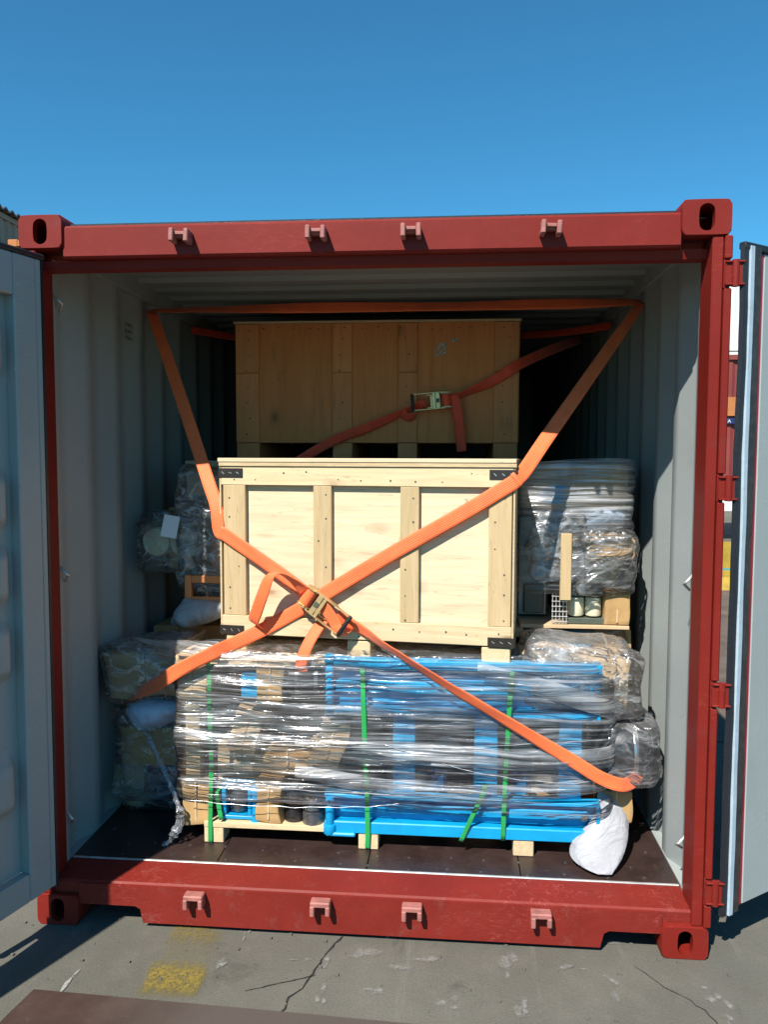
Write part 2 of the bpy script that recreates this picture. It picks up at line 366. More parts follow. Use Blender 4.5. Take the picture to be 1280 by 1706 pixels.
# ================================================================== GROUND
def ground_mat():
    mt, nt, p = newmat('worn_concrete'); v = coords(nt)
    n1 = noise_(nt, v, 0.9, 8, 0.65); n2 = noise_(nt, v, 6.0, 8, 0.7); n3 = noise_(nt, v, 160, 3, 0.7)
    c = ramp(nt, n1, [(0.3, (0.094, 0.090, 0.074)), (0.55, (0.124, 0.119, 0.099)), (0.75, (0.16, 0.154, 0.13))])
    c = mixc(nt, ramp(nt, n2, [(0.50, G(0)), (0.72, G(0.55))]), c, (0.165, 0.153, 0.125))
    c = mixc(nt, ramp(nt, noise_(nt, v, 3.1, 9, 0.75, 0.8), [(0.28, G(0.7)), (0.42, G(0))]), c, (0.036, 0.034, 0.030))
    c = mixc(nt, ramp(nt, n3, [(0.3, G(0.35)), (0.55, G(0))]), c, (0.03, 0.028, 0.025))
    spk = ramp(nt, noise_(nt, v, 45, 6, 0.8), [(0.62, G(0)), (0.74, G(0.6))])
    c = mixc(nt, spk, c, (0.21, 0.205, 0.19))
    # long pale tyre scuffs running into the picture
    sc_ = noise_(nt, coords(nt, (9, 0.7, 1)), 1.0, 6, 0.75, 0.6)
    c = mixc(nt, ramp(nt, sc_, [(0.60, G(0)), (0.72, G(0.35))]), c, (0.20, 0.195, 0.18))
    nt.links.new(c, p.inputs['Base Color']); p.inputs['Roughness'].default_value = 0.9; p.inputs['Specular IOR Level'].default_value = 0.2
    bump(nt, p, mth(nt, 'ADD', n2, mth(nt, 'MULTIPLY', n3, 0.5)), 0.5, 0.008); return mt
gm = ground_mat()
ground = struct(pydata('ground', [(-400, -60, 0), (400, -60, 0), (400, 600, 0), (-400, 600, 0)], [(0, 1, 2, 3)], gm))
def worn(name, col, lo=0.42, scale=30, rough=0.85, soft=0.12, amax=0.85):
    mt, nt, p = newmat(name); v = coords(nt); tc = nd(nt, 'ShaderNodeTexCoord')
    n1 = noise_(nt, v, scale, 7, 0.75)
    gr = nd(nt, 'ShaderNodeTexGradient', gradient_type='QUADRATIC_SPHERE'); mp = nd(nt, 'ShaderNodeMapping')
    mp.inputs['Location'].default_value = (-1, -1, 0); mp.inputs['Scale'].default_value = (2, 2, 0)
    nt.links.new(tc.outputs['Generated'], mp.inputs[0]); nt.links.new(mp.outputs[0], gr.inputs[0])
    edge = ramp(nt, gr.outputs[0], [(0.0, G(0)), (0.75, G(1))])
    al = ramp(nt, mth(nt, 'MULTIPLY', n1, mth(nt, 'ADD', mth(nt, 'MULTIPLY', edge, 0.75), 0.3)), [(lo, G(0)), (lo+soft, G(amax))])
    nt.links.new(ramp(nt, n1, [(0.3, tuple(x*0.5 for x in col)), (0.7, col)]), p.inputs['Base Color']); p.inputs['Roughness'].default_value = rough
    tr = nd(nt, 'ShaderNodeBsdfTransparent'); mx = nd(nt, 'ShaderNodeMixShader')
    nt.links.new(al, mx.inputs[0]); nt.links.new(tr.outputs[0], mx.inputs[1]); nt.links.new(p.outputs[0], mx.inputs[2])
    nt.links.new(mx.outputs[0], nt.nodes['Material Output'].inputs[0]); return mt
ymat = worn('worn_yellow_paint', (0.32, 0.225, 0.015), 0.15, 80, soft=0.28)
wmat = worn('white_chalk', (0.34, 0.335, 0.31), 0.27, 70, soft=0.35, amax=0.7)
def patch(name, pts, mat, z=0.004):
    return pydata(name, [(x, y, z) for x, y in pts], [tuple(range(len(pts)))], mat, ground)
def blot(name, cx, cy, rx, ry, mat, z=0.004, rot=0):
    pts = []
    for k in range(22):
        a = 2*PI*k/22; r = 1+0.25*mn.noise(Vector((math.cos(a)*1.7+cx*9, math.sin(a)*1.7, cy*7)))
        x, y = rx*r*math.cos(a), ry*r*math.sin(a)
        pts.append((cx+x*math.cos(rot)-y*math.sin(rot), cy+x*math.sin(rot)+y*math.cos(rot)))
    return patch(name, pts, mat, z)
def stripe_mat():
    mt, nt, p = newmat('worn_yellow_stripe'); v = coords(nt)
    n1 = noise_(nt, v, 70, 7, .8); n2 = noise_(nt, v, 4.2, 3, .5)
    sx = nd(nt, 'ShaderNodeSeparateXYZ'); nt.links.new(v, sx.inputs[0])
    zone = ramp(nt, mth(nt, 'ADD', sx.outputs[1], mth(nt, 'MULTIPLY', n2, .16)), [(0.0, G(.62)), (0.02, G(.62)), (0.09, G(.10)), (0.20, G(.20)), (0.30, G(.25))])
    mp_ = nd(nt, 'ShaderNodeMath', operation='ADD'); mp_.inputs[1].default_value = 0
    tc = nd(nt, 'ShaderNodeTexCoord'); g = nd(nt, 'ShaderNodeSeparateXYZ'); nt.links.new(tc.outputs['UV'], g.inputs[0])
    ed = mth(nt, 'ABSOLUTE', mth(nt, 'SUBTRACT', g.outputs[0], .5)); ed = ramp(nt, mth(nt, 'ADD', ed, mth(nt, 'MULTIPLY', mth(nt, 'SUBTRACT', n2, .5), .9)), [(0.34, G(1)), (0.47, G(0))])
    zz = ramp(nt, g.outputs[1], [(0.0, G(0)), (0.12, G(.85)), (0.28, G(.85)), (0.42, G(.12)), (0.58, G(.16)), (0.72, G(.5)), (1.0, G(.35))])
    al = mth(nt, 'MULTIPLY', mth(nt, 'MULTIPLY', ed, zz), ramp(nt, n1, [(0.36, G(0.15)), (0.55, G(1))]))
    nt.links.new(ramp(nt, n1, [(0.3, (.13, .10, .03)), (0.7, (.28, .205, .025))]), p.inputs['Base Color']); p.inputs['Roughness'].default_value = .85
    tr = nd(nt, 'ShaderNodeBsdfTransparent'); mx = nd(nt, 'ShaderNodeMixShader')
    nt.links.new(al, mx.inputs[0]); nt.links.new(tr.outputs[0], mx.inputs[1]); nt.links.new(p.outputs[0], mx.inputs[2])
    nt.links.new(mx.outputs[0], nt.nodes['Material Output'].inputs[0]); return mt
pydata('yellow_paint_mark', [(-.70, -.36, .004), (-.47, -.36, .004), (-.50, .12, .004), (-.73, .12, .004)], [(0, 1, 2, 3)], stripe_mat(), ground, False, [(0, 0), (1, 0), (1, 1), (0, 1)])
def strip(name, pts, w, mat, z=0.004):
    L, R_ = [], []
    for i, p in enumerate(pts):
        a = Vector(pts[max(i-1, 0)]); b = Vector(pts[min(i+1, len(pts)-1)]); t = (b-a).normalized(); n = Vector((-t.y, t.x))
        ww = w*(0.5+random.random()) if i not in (0, len(pts)-1) else w*0.2
        L.append(Vector(p)+n*ww/2); R_.append(Vector(p)-n*ww/2)
    V = [(v.x, v.y, z) for v in L+R_]; k = len(pts)
    return pydata(name, V, [(i, i+1, k+i+1, k+i) for i in range(k-1)], mat, ground)
wl = worn('white_line', (0.40, 0.40, 0.38), 0.22, 60)
crack_m, nt_, p_ = newmat('crack_shadow'); p_.inputs['Base Color'].default_value = (0.018, 0.017, 0.015, 1); p_.inputs['Roughness'].default_value = 1.0
def wander(a, b, n, amp, seed):
    out = []
    for i in range(n+1):
        t = i/n; x = a[0]+(b[0]-a[0])*t; y = a[1]+(b[1]-a[1])*t
        k = amp*(mn.noise(Vector((t*7, seed, 0)))+0.6*mn.noise(Vector((t*25, seed, 3))))
        out.append((x+k, y+k*0.3))
    return out
strip('crack', wander((0.02, 0.40), (-0.30, -0.75), 60, 0.035, 4), 0.006, crack_m, 0.003)
strip('crack', wander((-0.13, -0.20), (-0.35, -0.30), 24, 0.03, 9), 0.003, crack_m, 0.003)
strip('crack', wander((0.95, -0.05), (1.6, -0.9), 40, 0.03, 14), 0.003, crack_m, 0.003)
strip('chalk_line', wander((-0.91, -0.02), (-0.99, -0.8), 40, 0.012, 2), 0.012, wl)
for i, (x, y, rx, ry, r) in enumerate([(-0.115, -0.155, .018, .045, .1), (-0.09, -0.30, .016, .05, 0), (0.525, -0.10, .02, .09, .15), (0.545, -0.27, .018, .07, 0), (0.56, -0.36, .016, .06, .1),
        (0.05, -0.07, .09, .04, 0), (0.22, -0.09, .10, .05, .2), (0.06, -0.26, .05, .016, 0), (0.30, -0.30, .06, .03, .4), (1.17, -0.17, .022, .05, .5), (1.19, -0.28, .02, .09, .5), (1.26, -0.42, .02, .08, .4),
        (-0.46, -0.21, .012, .06, -.2), (-0.2, -0.12, .04, .012, .3), (0.75, -0.08, .05, .02, .2), (0.86, -0.22, .012, .09, .5), (-0.42, -0.02, .01, .06, .5), (0.9, 0.1, .12, .05, 0)]):
    for k in range(3):
        blot('chalk_mark', x+random.uniform(-1, 1)*rx*.9, y+random.uniform(-1, 1)*ry*.9, rx*random.uniform(.4, 1.3), ry*random.uniform(.4, 1.3), wmat, 0.004+.0007*k, r+random.uniform(-.5, .5))
mb = MB()
for k in range(260):
    x, y = random.uniform(-1.4, 1.6), random.uniform(-.75, .15); r_ = random.choice((.0015, .002, .003, .005))
    mb.box(x-r_, x+r_*1.3, y-r_*1.1, y+r_, 0, r_*1.2, 0, None)
gt = mb.build('grit', gm, ground); gt['kind'] = 'stuff'

# ================================================================== CONTAINER
cont = empty('shipping_container', (0, 0, 0))
tag(cont, 'open red shipping container with pale grey inside, loaded with strapped cargo', 'container')
LEN = 6.058
def corr_profile(y0, y1, xin, xout, pitch=0.278, th=0.003):
    pts = [(y0, xin)]; y = y0+0.05
    while y+pitch < y1-0.05:
        pts += [(y, xin), (y+0.068, xout), (y+0.068+0.07, xout), (y+0.068*2+0.07, xin)]; y += pitch
    pts.append((y1, xin)); s = 1 if xout > xin else -1
    return pts + [(a, b+s*th) for a, b in pts[::-1]]
for sgn in (-1, 1):
    pr = corr_profile(0.125, LEN-0.04, sgn*1.172, sgn*1.206)
    mb = MB(); mb.prism([(b, a) for a, b in pr], 'z', 0.15, 2.50); mb.build('side_wall', 'grey', cont, 'auto')
    MB().box(sgn*1.160 if sgn > 0 else -1.219, 1.219 if sgn > 0 else -1.160, 0.178, LEN-0.0405, 2.495, 2.577, 0.004).build('top_rail', 'grey', cont)
    MB().box(1.178 if sgn > 0 else -1.219, 1.219 if sgn > 0 else -1.178, 0.178, LEN-0.17, 0.03, 0.160, 0.004).build('bottom_rail', 'red', cont)
    MB().box(1.1695 if sgn > 0 else -1.209, 1.209 if sgn > 0 else -1.1695, 0.129, LEN-0.05, 0.1605, 0.1725).build('floor_angle', 'grey', cont)
# roof: transverse corrugation
pr = []; y = 0.10
top = []
while y < LEN-0.02:
    top += [(y, 2.556), (y+0.06, 2.556), (y+0.085, 2.574), (y+0.185, 2.574)]; y += 0.21
prof = top+[(a, b+0.003) for a, b in top[::-1]]
MB().prism(prof, 'x', -1.165, 1.165).build('roof_panel', 'grey', cont)
MB().box(-1.164, 1.164, LEN-0.30, LEN-0.041, 2.5785, 2.586).build('roof_end', 'grey', cont)
MB().box(-1.164, 1.164, LEN-0.06, LEN-0.041, 2.48, 2.5775).build('roof_beam', 'grey', cont)
MB().box(-1.215, 1.215, LEN-0.04, LEN-0.005, 0.10, 2.585).build('end_wall', 'grey', cont)
# floor of plywood boards, a screw row near the sill
for i, (x0, x1) in enumerate([(-1.169, -0.588), (-0.585, -0.002), (0.002, 0.585), (0.588, 1.169)]):
    for j, (y0, y1) in enumerate([(0.186, 2.58), (2.584, 4.98), (4.984, LEN-0.045)]):
        MB().box(x0, x1, y0, y1, 0.142, 0.170, 0.0015).build('floor_board', 'floor', cont)
MB().box(-1.163, 1.163, 0.174, 0.185, 0.13, 0.1735, 0.001).build('threshold_strip', 'alu', cont)
mb = MB()
for x in [-1.0+0.145*k for k in range(15)]:
    for yy in (0.205, 0.30):
        xx, y2 = x+random.uniform(-.03, .03), yy+random.uniform(-.01, .02); mb.cyl((xx, y2, 0.168), (xx, y2, 0.1715), 0.0055, seg=10)
for yy in (0.42, 0.6, 0.8):
    for x in (-1.1, 1.02, 1.1): mb.cyl((x, yy, 0.168), (x, yy, 0.1725), 0.007, seg=10)
o = mb.build('screws', 'steel', cont); o['kind'] = 'stuff'
# header and its lip
mb = MB(); mb.prism([(0.018, 2.440), (0.012, 2.448), (0.012, 2.545), (0.018, 2.553), (0.10, 2.553), (0.10, 2.440)], 'x', -1.06, 1.06)
mb.build('door_header', 'red', cont)
MB().prism([(0.047, 2.4395), (0.056, 2.410), (0.11, 2.410), (0.11, 2.4395)], 'x', -1.159, 1.159).build('header_lip', 'red', cont)
MB().box(-1.05, 1.05, 0.045, 0.14, 2.554, 2.568, 0.003).build('roof_edge', 'rubber', cont)
# sill
sill = MB().prism([(-1.06, .082), (-.845, .082), (-.825, .072), (-.815, .020), (.850, .020), (.862, .072), (.88, .082), (1.06, .082), (1.06, .150), (1.05, .160), (-1.05, .160), (-1.06, .150)], 'y', 0.012, 0.022)
sill.build('sill_front', 'sill', cont)
MB().prism([(0.0225, 0.10), (0.0225, 0.158), (0.030, 0.1655), (0.172, 0.1715), (0.172, 0.10)], 'x', -1.165, 1.165).build('door_sill', 'sill', cont)
# corner castings with an oval hole
def casting(name, cx, z0, side):
    N = 32; hw, hh = 0.081, 0.059; cz = z0+hh
    def rounded(a, r):
        c, s_ = math.cos(a), math.sin(a); n = 6
        k = 1.0/((abs(c)/hw)**n+(abs(s_)/hh)**n)**(1/n); k2 = min(hw/abs(c) if abs(c) > 1e-6 else 9, hh/abs(s_) if abs(s_) > 1e-6 else 9)
        return ((k*0.35+k2*0.65)*c, (k*0.35+k2*0.65)*s_)
    def stad(a):
        r, h = 0.026, 0.018; c, s_ = math.cos(a), math.sin(a); return (r*c, r*s_+(h if s_ > 0 else -h)*min(1, abs(s_)*2.5))
    bm = bmesh.new(); rings = []
    angs = [2*PI*(k+.5)/N for k in range(N)]
    # pull ring points onto the true corners
    outer = [rounded(a, .02) for a in angs]
    for (dx, dy, pts) in ((0.006, 0.0, [(x*0.965, z*0.955) for x, z in outer]),): rings.append([(x, 0.0, z) for x, z in pts])
    rings.insert(0, [(x, 0.0, z) for x, z in [stad(a) for a in angs]])
    rings.insert(0, [(x, 0.030, z) for x, z in [stad(a) for a in angs]])
    rings.append([(x, 0.006, z) for x, z in outer]); rings.append([(x, 0.178, z) for x, z in outer])
    # inner cavity
    cav = [[(x*0.72, 0.030, z*0.72) for x, z in outer], [(x*0.72, 0.15, z*0.72) for x, z in outer]]
    seq = [cav[1], cav[0], *rings]
    VV = [[bm.verts.new((cx+x, yy, cz+z)) for x, yy, z in rg] for rg in seq]
    for a, b in zip(VV, VV[1:]):
        for k in range(N): bm.faces.new((a[k], a[(k+1) % N], b[(k+1) % N], b[k]))
    bm.faces.new(VV[0]); bm.faces.new(VV[-1][::-1])
    mb = MB(); mb.bm.free(); mb.bm = bm
    return mb.build(name, 'red', cont, 'auto')
for sx_ in (-1, 1):
    for z0 in (0.0, 2.473): casting('corner_casting', sx_*(1.219-0.081), z0, sx_)
# posts with hinge ribs, hinges
HZ = [0.247, 0.943, 1.645, 2.349]
for s_ in (-1, 1):
    def bx(mb, a, b, *r):
        lo, hi = (a, b) if s_ > 0 else (-b, -a); return mb.box(lo, hi, *r)
    mb = MB(); bx(mb, 1.160, 1.1965, 0.006, 0.128, 0.119, 2.472, 0.004); mb.build('corner_post', 'red', cont)
    edges = [0.119]+[v for h in HZ for v in (h-0.047, h+0.047)]+[2.472]
    for k in range(0, len(edges), 2):
        mb = MB(); bx(mb, 1.198, 1.2225, -0.004, 0.07, edges[k], edges[k+1], 0.004); mb.build('hinge_rib', 'red', cont)
    for h in HZ:
        mb = MB(); bx(mb, 1.1975, 1.2175, 0.004, 0.06, h-0.047, h+0.047, 0.002)
        bx(mb, 1.2, 1.262, -0.004, 0.010, h-0.036, h+0.036, 0.003); bx(mb, 1.2, 1.262, -0.012, 0.014, h-0.040, h-0.033, 0.002); bx(mb, 1.2, 1.262, -0.012, 0.014, h+0.033, h+0.040, 0.002)
        mb.cyl((s_*1.232, -0.004, h-0.043), (s_*1.232, -0.004, h+0.043), 0.012, seg=14)
        mb.build('hinge', 'red', cont)
# lock-rod keepers on header and sill
for x in (-0.625, -0.153, 0.169, 0.632):
    mb = MB(); T = Matrix.Translation((x, 0, 2.50)) @ Matrix.Rotation(random.uniform(-.06, .06), 4, 'Y')
    mb.box(-.034, .034, -.020, .012, -.004, .018, .003, T); mb.box(-.034, -.018, -.046, .012, -.022, .022, .003, T); mb.box(.018, .034, -.046, .012, -.022, .022, .003, T)
    mb.box(-.018, .018, -.034, -.018, .002, .014, .002, T)
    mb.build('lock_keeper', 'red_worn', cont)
for x in (-0.612, -0.145, 0.185, 0.64):
    mb = MB(); T = Matrix.Translation((x, 0, 0.128))
    mb.box(-.036, .036, -.030, .012, .006, .026, .004, T); mb.box(-.036, -.020, -.034, .012, -.026, .012, .003, T); mb.box(.020, .036, -.034, .012, -.022, .012, .003, T)
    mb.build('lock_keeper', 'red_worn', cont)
# lashing rods inside the posts
for x, zz in [(-1.16, 2.316), (-1.16, 1.294), (-1.16, 0.335), (1.16, 1.30), (1.16, 0.34)]:
    s_ = 1 if x > 0 else -1
    MB().tube([(x+s_*.012, .155, zz+.03), (x-s_*.012, .15, zz+.004), (x-s_*.016, .16, zz-.004), (x+s_*.012, .19, zz-.03)], .005, 8).build('lashing_rod', 'alu', cont, True)
# small vent on the left wall
mb = MB()
for r in range(3):
    for c_ in range(3): mb.box(-1.1718, -1.168, 0.80+c_*0.03, 0.815+c_*0.03, 2.34-r*0.03, 2.352-r*0.03, 0.001)
mb.build('wall_vent', 'steel', cont)
# roof eye
MB().tube([(0.27, 0.34, 2.556), (0.27, 0.34, 2.535), (0.275, 0.34, 2.528)], .003, 6).build('roof_hook', 'alu', cont)

# doors -------------------------------------------------------------
def door(side, origin, d, n, stile, gasket_visible, ridge0):
    d = Vector((*d, 0)).normalized(); n = Vector((*n, 0)).normalized(); z = Vector((0, 0, 1))
    T = Matrix((d, n, z)).transposed().to_4x4(); T.translation = Vector(origin)
    W_, Z0, Z1 = 1.15, 0.175, 2.425
    def bld(mb, name, mat, parent, sm=False): return mb.build(name, mat, parent, sm, T)
    root = bld(MB().box(0.10, stile+0.001, -0.045, 0.0, Z0, Z1, 0.004), 'container_door', 'grey', cont)
    root['label'] = 'shaded left door of the container, opened toward the camera' if side < 0 else 'sunlit right door of the container, swung back past the post'
    bld(MB().box(0.076, 0.0995, -0.045, -0.001, Z0, Z1, 0.003), 'door_edge', 'door_red' if side > 0 else 'grey', root)
    bld(MB().box(stile+.002, W_, -0.045, 0.0, Z1-0.14, Z1, 0.004), 'top_rail', 'grey', root)
    bld(MB().box(stile+.002, W_, -0.045, 0.0, Z0, Z0+0.10, 0.004), 'bottom_rail', 'grey', root)
    bld(MB().box(W_+.001, W_+.09, -0.045, 0.0, Z0, Z1, 0.004), 'free_stile', 'grey', root)
    # pressed panel: horizontal ridges with closed ends
    U0, U1, B0, B1 = stile, W_, Z0+0.10, Z1-0.14
    nu, nz = 56, 170; V, F = [], []
    def prof(zz, u):
        e = min(1.0, max(0.0, (min(u-U0, U1-u)-0.012)/0.06)); e = e*e*(3-2*e); t = 0.0
        for rc_ in (2.11, 1.60, 1.34, 1.08, 0.61):
            q = min(1, max(0, (0.115-abs(zz-rc_))/0.06)); t = max(t, q*q*(3-2*q))
        return -0.042+0.046*t*e
    for j in range(nz+1):
        for i in range(nu+1):
            tt = i/nu; u = U0+(U1-U0)*(0.5-0.5*math.cos(PI*tt)) if False else U0+(U1-U0)*tt**1.6
            zz = B0+(B1-B0)*j/nz; V.append(tuple(T @ Vector((u, prof(zz, u), zz))))
    for j in range(nz):
        for i in range(nu): a = j*(nu+1)+i; F.append((a, a+1, a+nu+2, a+nu+1))
    pydata('door_panel', V, F, 'grey', root, True)
    bld(MB().box(U0, U1, -0.0465, -0.044, B0, B1), 'outer_skin', 'red', root)
    # rubber gasket and retaining strip along the hinge edge, top and bottom
    def wavy(u0, u1, w0, w1, mat, name, amp=0.003):
        V, F = [], []; n_ = 60
        for j in range(n_+1):
            zz = Z0-0.012+(Z1-Z0+0.026)*j/n_; k = amp*mn.noise(Vector((zz*3.1, u0*90, side)))+0.5*amp*mn.noise(Vector((zz*11, u0*50, 2)))
            for (u, w) in ((u0, w0), (u0+.002, w1), (u1-.002, w1), (u1, w0)): V.append(tuple(T @ Vector((u+k, w+k*.5, zz))))
        for j in range(n_):
            for c_ in range(4): a = j*4+c_; b = j*4+(c_+1) % 4; F.append((a, b, b+4, a+4))
        F += [(3, 2, 1, 0), tuple(n_*4+c_ for c_ in range(4))]
        return pydata(name, V, F, mat, root, False)
    if gasket_visible:
        wavy(-0.016, 0.012, -0.010, 0.004, 'rubber', 'rubber_gasket'); wavy(0.013, 0.036, -0.010, 0.010, 'strip', 'gasket_strip', .002)
        wavy(0.037, 0.075, -0.010, 0.006, 'rubber_trim', 'rubber_gasket')
        bld(MB().box(-0.012, W_+.09, -0.020, 0.006, Z1+.002, Z1+0.026, .004), 'rubber_gasket', 'rubber', root)
    else:
        wavy(0.060, 0.075, -0.045, -0.004, 'rubber', 'rubber_gasket', .002)
        bld(MB().box(0.06, W_+.09, -0.046, 0.004, Z1+.002, Z1+0.020, .004), 'rubber_gasket', 'rubber', root)
    for u in (0.40, 0.88):
        bld(MB().cyl((u, -0.085, Z0-.02), (u, -0.085, Z1+.03), 0.017, seg=16), 'lock_rod', 'steel', root, 'auto')
        for zz in (0.35, 1.2, 2.2): bld(MB().box(u-.04, u+.04, -.106, -.047, zz-.02, zz+.02, .003), 'rod_bracket', 'steel', root)
        bld(MB().box(u, u+.45, -.118, -.107, 1.10, 1.135, .003), 'rod_handle', 'steel', root)
    return root
a = math.radians(107)
door(-1, (-1.098, 0.040, 0), (math.cos(a), -math.sin(a)), (math.sin(a), math.cos(a)), 0.195, False, 1.59-0.257*0.5)
a = math.radians(36)
door(1, (1.266, 0.004, 0), (math.cos(a), math.sin(a)), (math.sin(a), -math.cos(a)), 0.27, True, 1.59-0.257*0.5)

# ================================================================== CRATES
def nails(mb, pts, r=0.0032):
    for x, y, z in pts: mb.cyl((x, y+0.002, z), (x, y-0.0012, z), r*random.uniform(.8, 1.3), seg=7)
FC = empty('plywood_crate', (-0.044, 0.420, 0.918), (0, 0, math.radians(-6.6)))
tag(FC, 'sunlit pale plywood crate with framed battens and black corner brackets, in front', 'crate')
HWD = 0.606; DEP = 0.78
def uu(fr): return -HWD+1.212*fr
def fpart(mb, name, mat): return mb.build(name, mat, FC)
fpart(MB().box(-HWD+.012, HWD-.012, 0.024, 0.034, 0.082, 0.788, .001), 'front_panel', 'ply')
fpart(MB().box(-HWD+.012, HWD-.012, DEP-.02, DEP-.01, 0.082, 0.788, .001), 'back_panel', 'ply')
for s_ in (-1, 1):
    fpart(MB().box(s_*(HWD-.010)-.006, s_*(HWD-.010)+.006, 0.036, DEP-.022, 0.082, 0.788, .001), 'side_panel', 'ply')
fpart(MB().box(-HWD-.004, HWD+.004, -0.006, DEP, 0.7885, 0.8055, .0015), 'lid_board', 'ply_edge')
fpart(MB().box(-HWD-.007, HWD+.003, -0.009, DEP, 0.806, 0.822, .0015), 'lid_sheet', 'ply')
fpart(MB().box(-HWD+.004, HWD-.008, 0.0, 0.0235, 0.711, 0.788, .002), 'top_rail', 'batten_h')
fpart(MB().box(-HWD+.004, HWD-.008, 0.0, 0.0235, 0.088, 0.166, .002), 'bottom_rail', 'batten_h')
cols = [(0.010, 0.090), (0.3315, 0.394), (0.628, 0.690), (0.917, 0.990)]
for f0, f1 in cols: fpart(MB().box(uu(f0), uu(f1), 0.001, 0.0235, 0.1665, 0.7105, .002), 'batten', 'batten')
fpart(MB().box(HWD-.0075, HWD, 0.001, 0.0235, 0.082, 0.788, .001), 'edge_strip', 'ply_edge')
fpart(MB().box(-HWD-.004, -HWD+.0035, 0.001, 0.0235, 0.082, 0.788, .001), 'edge_strip', 'ply_edge')
for f0, f1 in ((0.016, 0.090), (0.448, 0.528), (0.898, 0.990)):
    fpart(MB().box(uu(f0), uu(f1), 0.004, DEP-.02, 0.0, 0.0815, .003), 'skid', 'pallet_y')
fpart(MB().box(uu(.016), uu(.99), 0.03, DEP-.03, 0.0822, 0.095, .001), 'base_board', 'ply')
for sx_ in (-1, 1):
    for zz in (0.742, 0.086):
        x0 = sx_*(HWD+.004)
        mb = MB(); lo, hi = sorted((x0, x0-sx_*0.104)); mb.box(lo, hi, -.0035, -.0006, zz, zz+.038, .0006)
        lo, hi = sorted((x0+sx_*.0004, x0+sx_*.003)); mb.box(lo, hi, -.0035, .09, zz, zz+.038, .0006)
        br = fpart(mb, 'corner_bracket', 'bracket')
        mb = MB()
        for k in range(3):
            xc = x0-sx_*(0.018+0.032*k); T = Matrix.Translation((xc, -.0042, zz+.019)) @ Matrix.Rotation(random.uniform(.3, 1.1), 4, 'Y')
            mb.box(-.007, .007, -.0012, .0012, -.0015, .0015, 0, T)
        st = mb.build('staples', 'staple', br); st['kind'] = 'stuff'
mb = MB(); pts = []
for fr in [0.05+0.09*k for k in range(11)]:
    pts.append((uu(fr)+random.uniform(-.02, .02), 0, 0.735+random.choice((0, .03))+random.uniform(-.005, .005)))
    pts.append((uu(fr)+random.uniform(-.02, .02), 0, 0.105+random.choice((0, .03))+random.uniform(-.005, .005)))
for f0, f1 in cols:
    for k in range(6): pts.append((uu(f0+(f1-f0)*random.choice((.28, .7))), 0.001, 0.19+k*0.095+random.uniform(-.015, .015)))
nails(mb, pts); o = fpart(mb, 'nails', 'nail'); o['kind'] = 'stuff'
# pencilled mark on the right panel
tcu = bpy.data.curves.new('pencil_mark', 'FONT'); tcu.body = '3r'; tcu.size = 0.035; tcu.extrude = 0.0003
to = bpy.data.objects.new('pencil_mark', tcu); C.objects.link(to)
dg = bpy.context.evaluated_depsgraph_get(); tme = bpy.data.meshes.new_from_object(to.evaluated_get(dg)); bpy.data.objects.remove(to)
pm = link('pencil_mark', tme, None, FC); 
pmm, nt_, p_ = newmat('pencil'); p_.inputs['Base Color'].default_value = (0.34, 0.26, 0.17, 1); tme.materials.clear(); tme.materials.append(pmm)
pm.location = (uu(0.835), 0.0232, 0.640); pm.rotation_euler = (PI/2, 0, 0)

BC = empty('plywood_crate', (-0.078, 1.30, 1.722)); tag(BC, 'large brown plywood crate in the shade behind, with red strap across it', 'crate')
bw, bh = 0.724, 0.712
def bpart(mb, name, mat): return mb.build(name, mat, BC)
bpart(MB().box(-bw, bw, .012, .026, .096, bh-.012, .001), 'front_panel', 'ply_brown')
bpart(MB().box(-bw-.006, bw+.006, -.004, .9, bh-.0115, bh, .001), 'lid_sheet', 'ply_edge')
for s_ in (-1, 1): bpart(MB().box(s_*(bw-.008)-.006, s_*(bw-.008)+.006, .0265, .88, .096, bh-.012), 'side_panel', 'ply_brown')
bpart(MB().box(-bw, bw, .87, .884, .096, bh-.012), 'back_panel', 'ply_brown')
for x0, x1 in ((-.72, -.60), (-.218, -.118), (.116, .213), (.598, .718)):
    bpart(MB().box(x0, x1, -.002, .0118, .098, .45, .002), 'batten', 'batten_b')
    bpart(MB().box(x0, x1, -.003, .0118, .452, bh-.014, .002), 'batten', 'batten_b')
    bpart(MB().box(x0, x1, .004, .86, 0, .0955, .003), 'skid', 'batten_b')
mb = MB(); nails(mb, [(-.7+.07*k+random.uniform(-.02, .02), -.003, bh-.03-random.random()*.02) for k in range(21)]+[(x+random.uniform(-.02, .02), -.003, .14+.08*k) for x in (-.66, -.17, .165, .66) for k in range(7)], .004)
o = bpart(mb, 'nails', 'nail'); o['kind'] = 'stuff'
lab = worn('faded_label', (0.62, 0.58, 0.52), 0.40, 60)
for i, (x, z_, w_, h_) in enumerate(((.335, .578, .20, .026), (.33, .545, .22, .026), (.40, .607, .13, .014))):
    o = pydata('faded_label', [(x-w_/2, 0.0105-.0008*i, z_-h_/2), (x+w_/2, 0.0105-.0008*i, z_-h_/2+.004), (x+w_/2, 0.0105-.0008*i, z_+h_/2+.01), (x-w_/2, 0.0105-.0008*i, z_+h_/2)], [(0, 1, 2, 3)], lab, BC)
# crate that carries the large brown one, nearly hidden
LC = empty('plywood_crate', (-0.078, 1.34, 0.170)); tag(LC, 'dark lower crate hidden behind the sunlit crate, under the large brown one', 'crate')
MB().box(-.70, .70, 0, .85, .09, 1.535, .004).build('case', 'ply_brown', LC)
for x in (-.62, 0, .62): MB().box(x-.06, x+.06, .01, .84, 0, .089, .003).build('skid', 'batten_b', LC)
MB().box(-.715, .715, -.01, .86, 1.536, 1.551, .002).build('lid_sheet', 'ply_brown', LC)

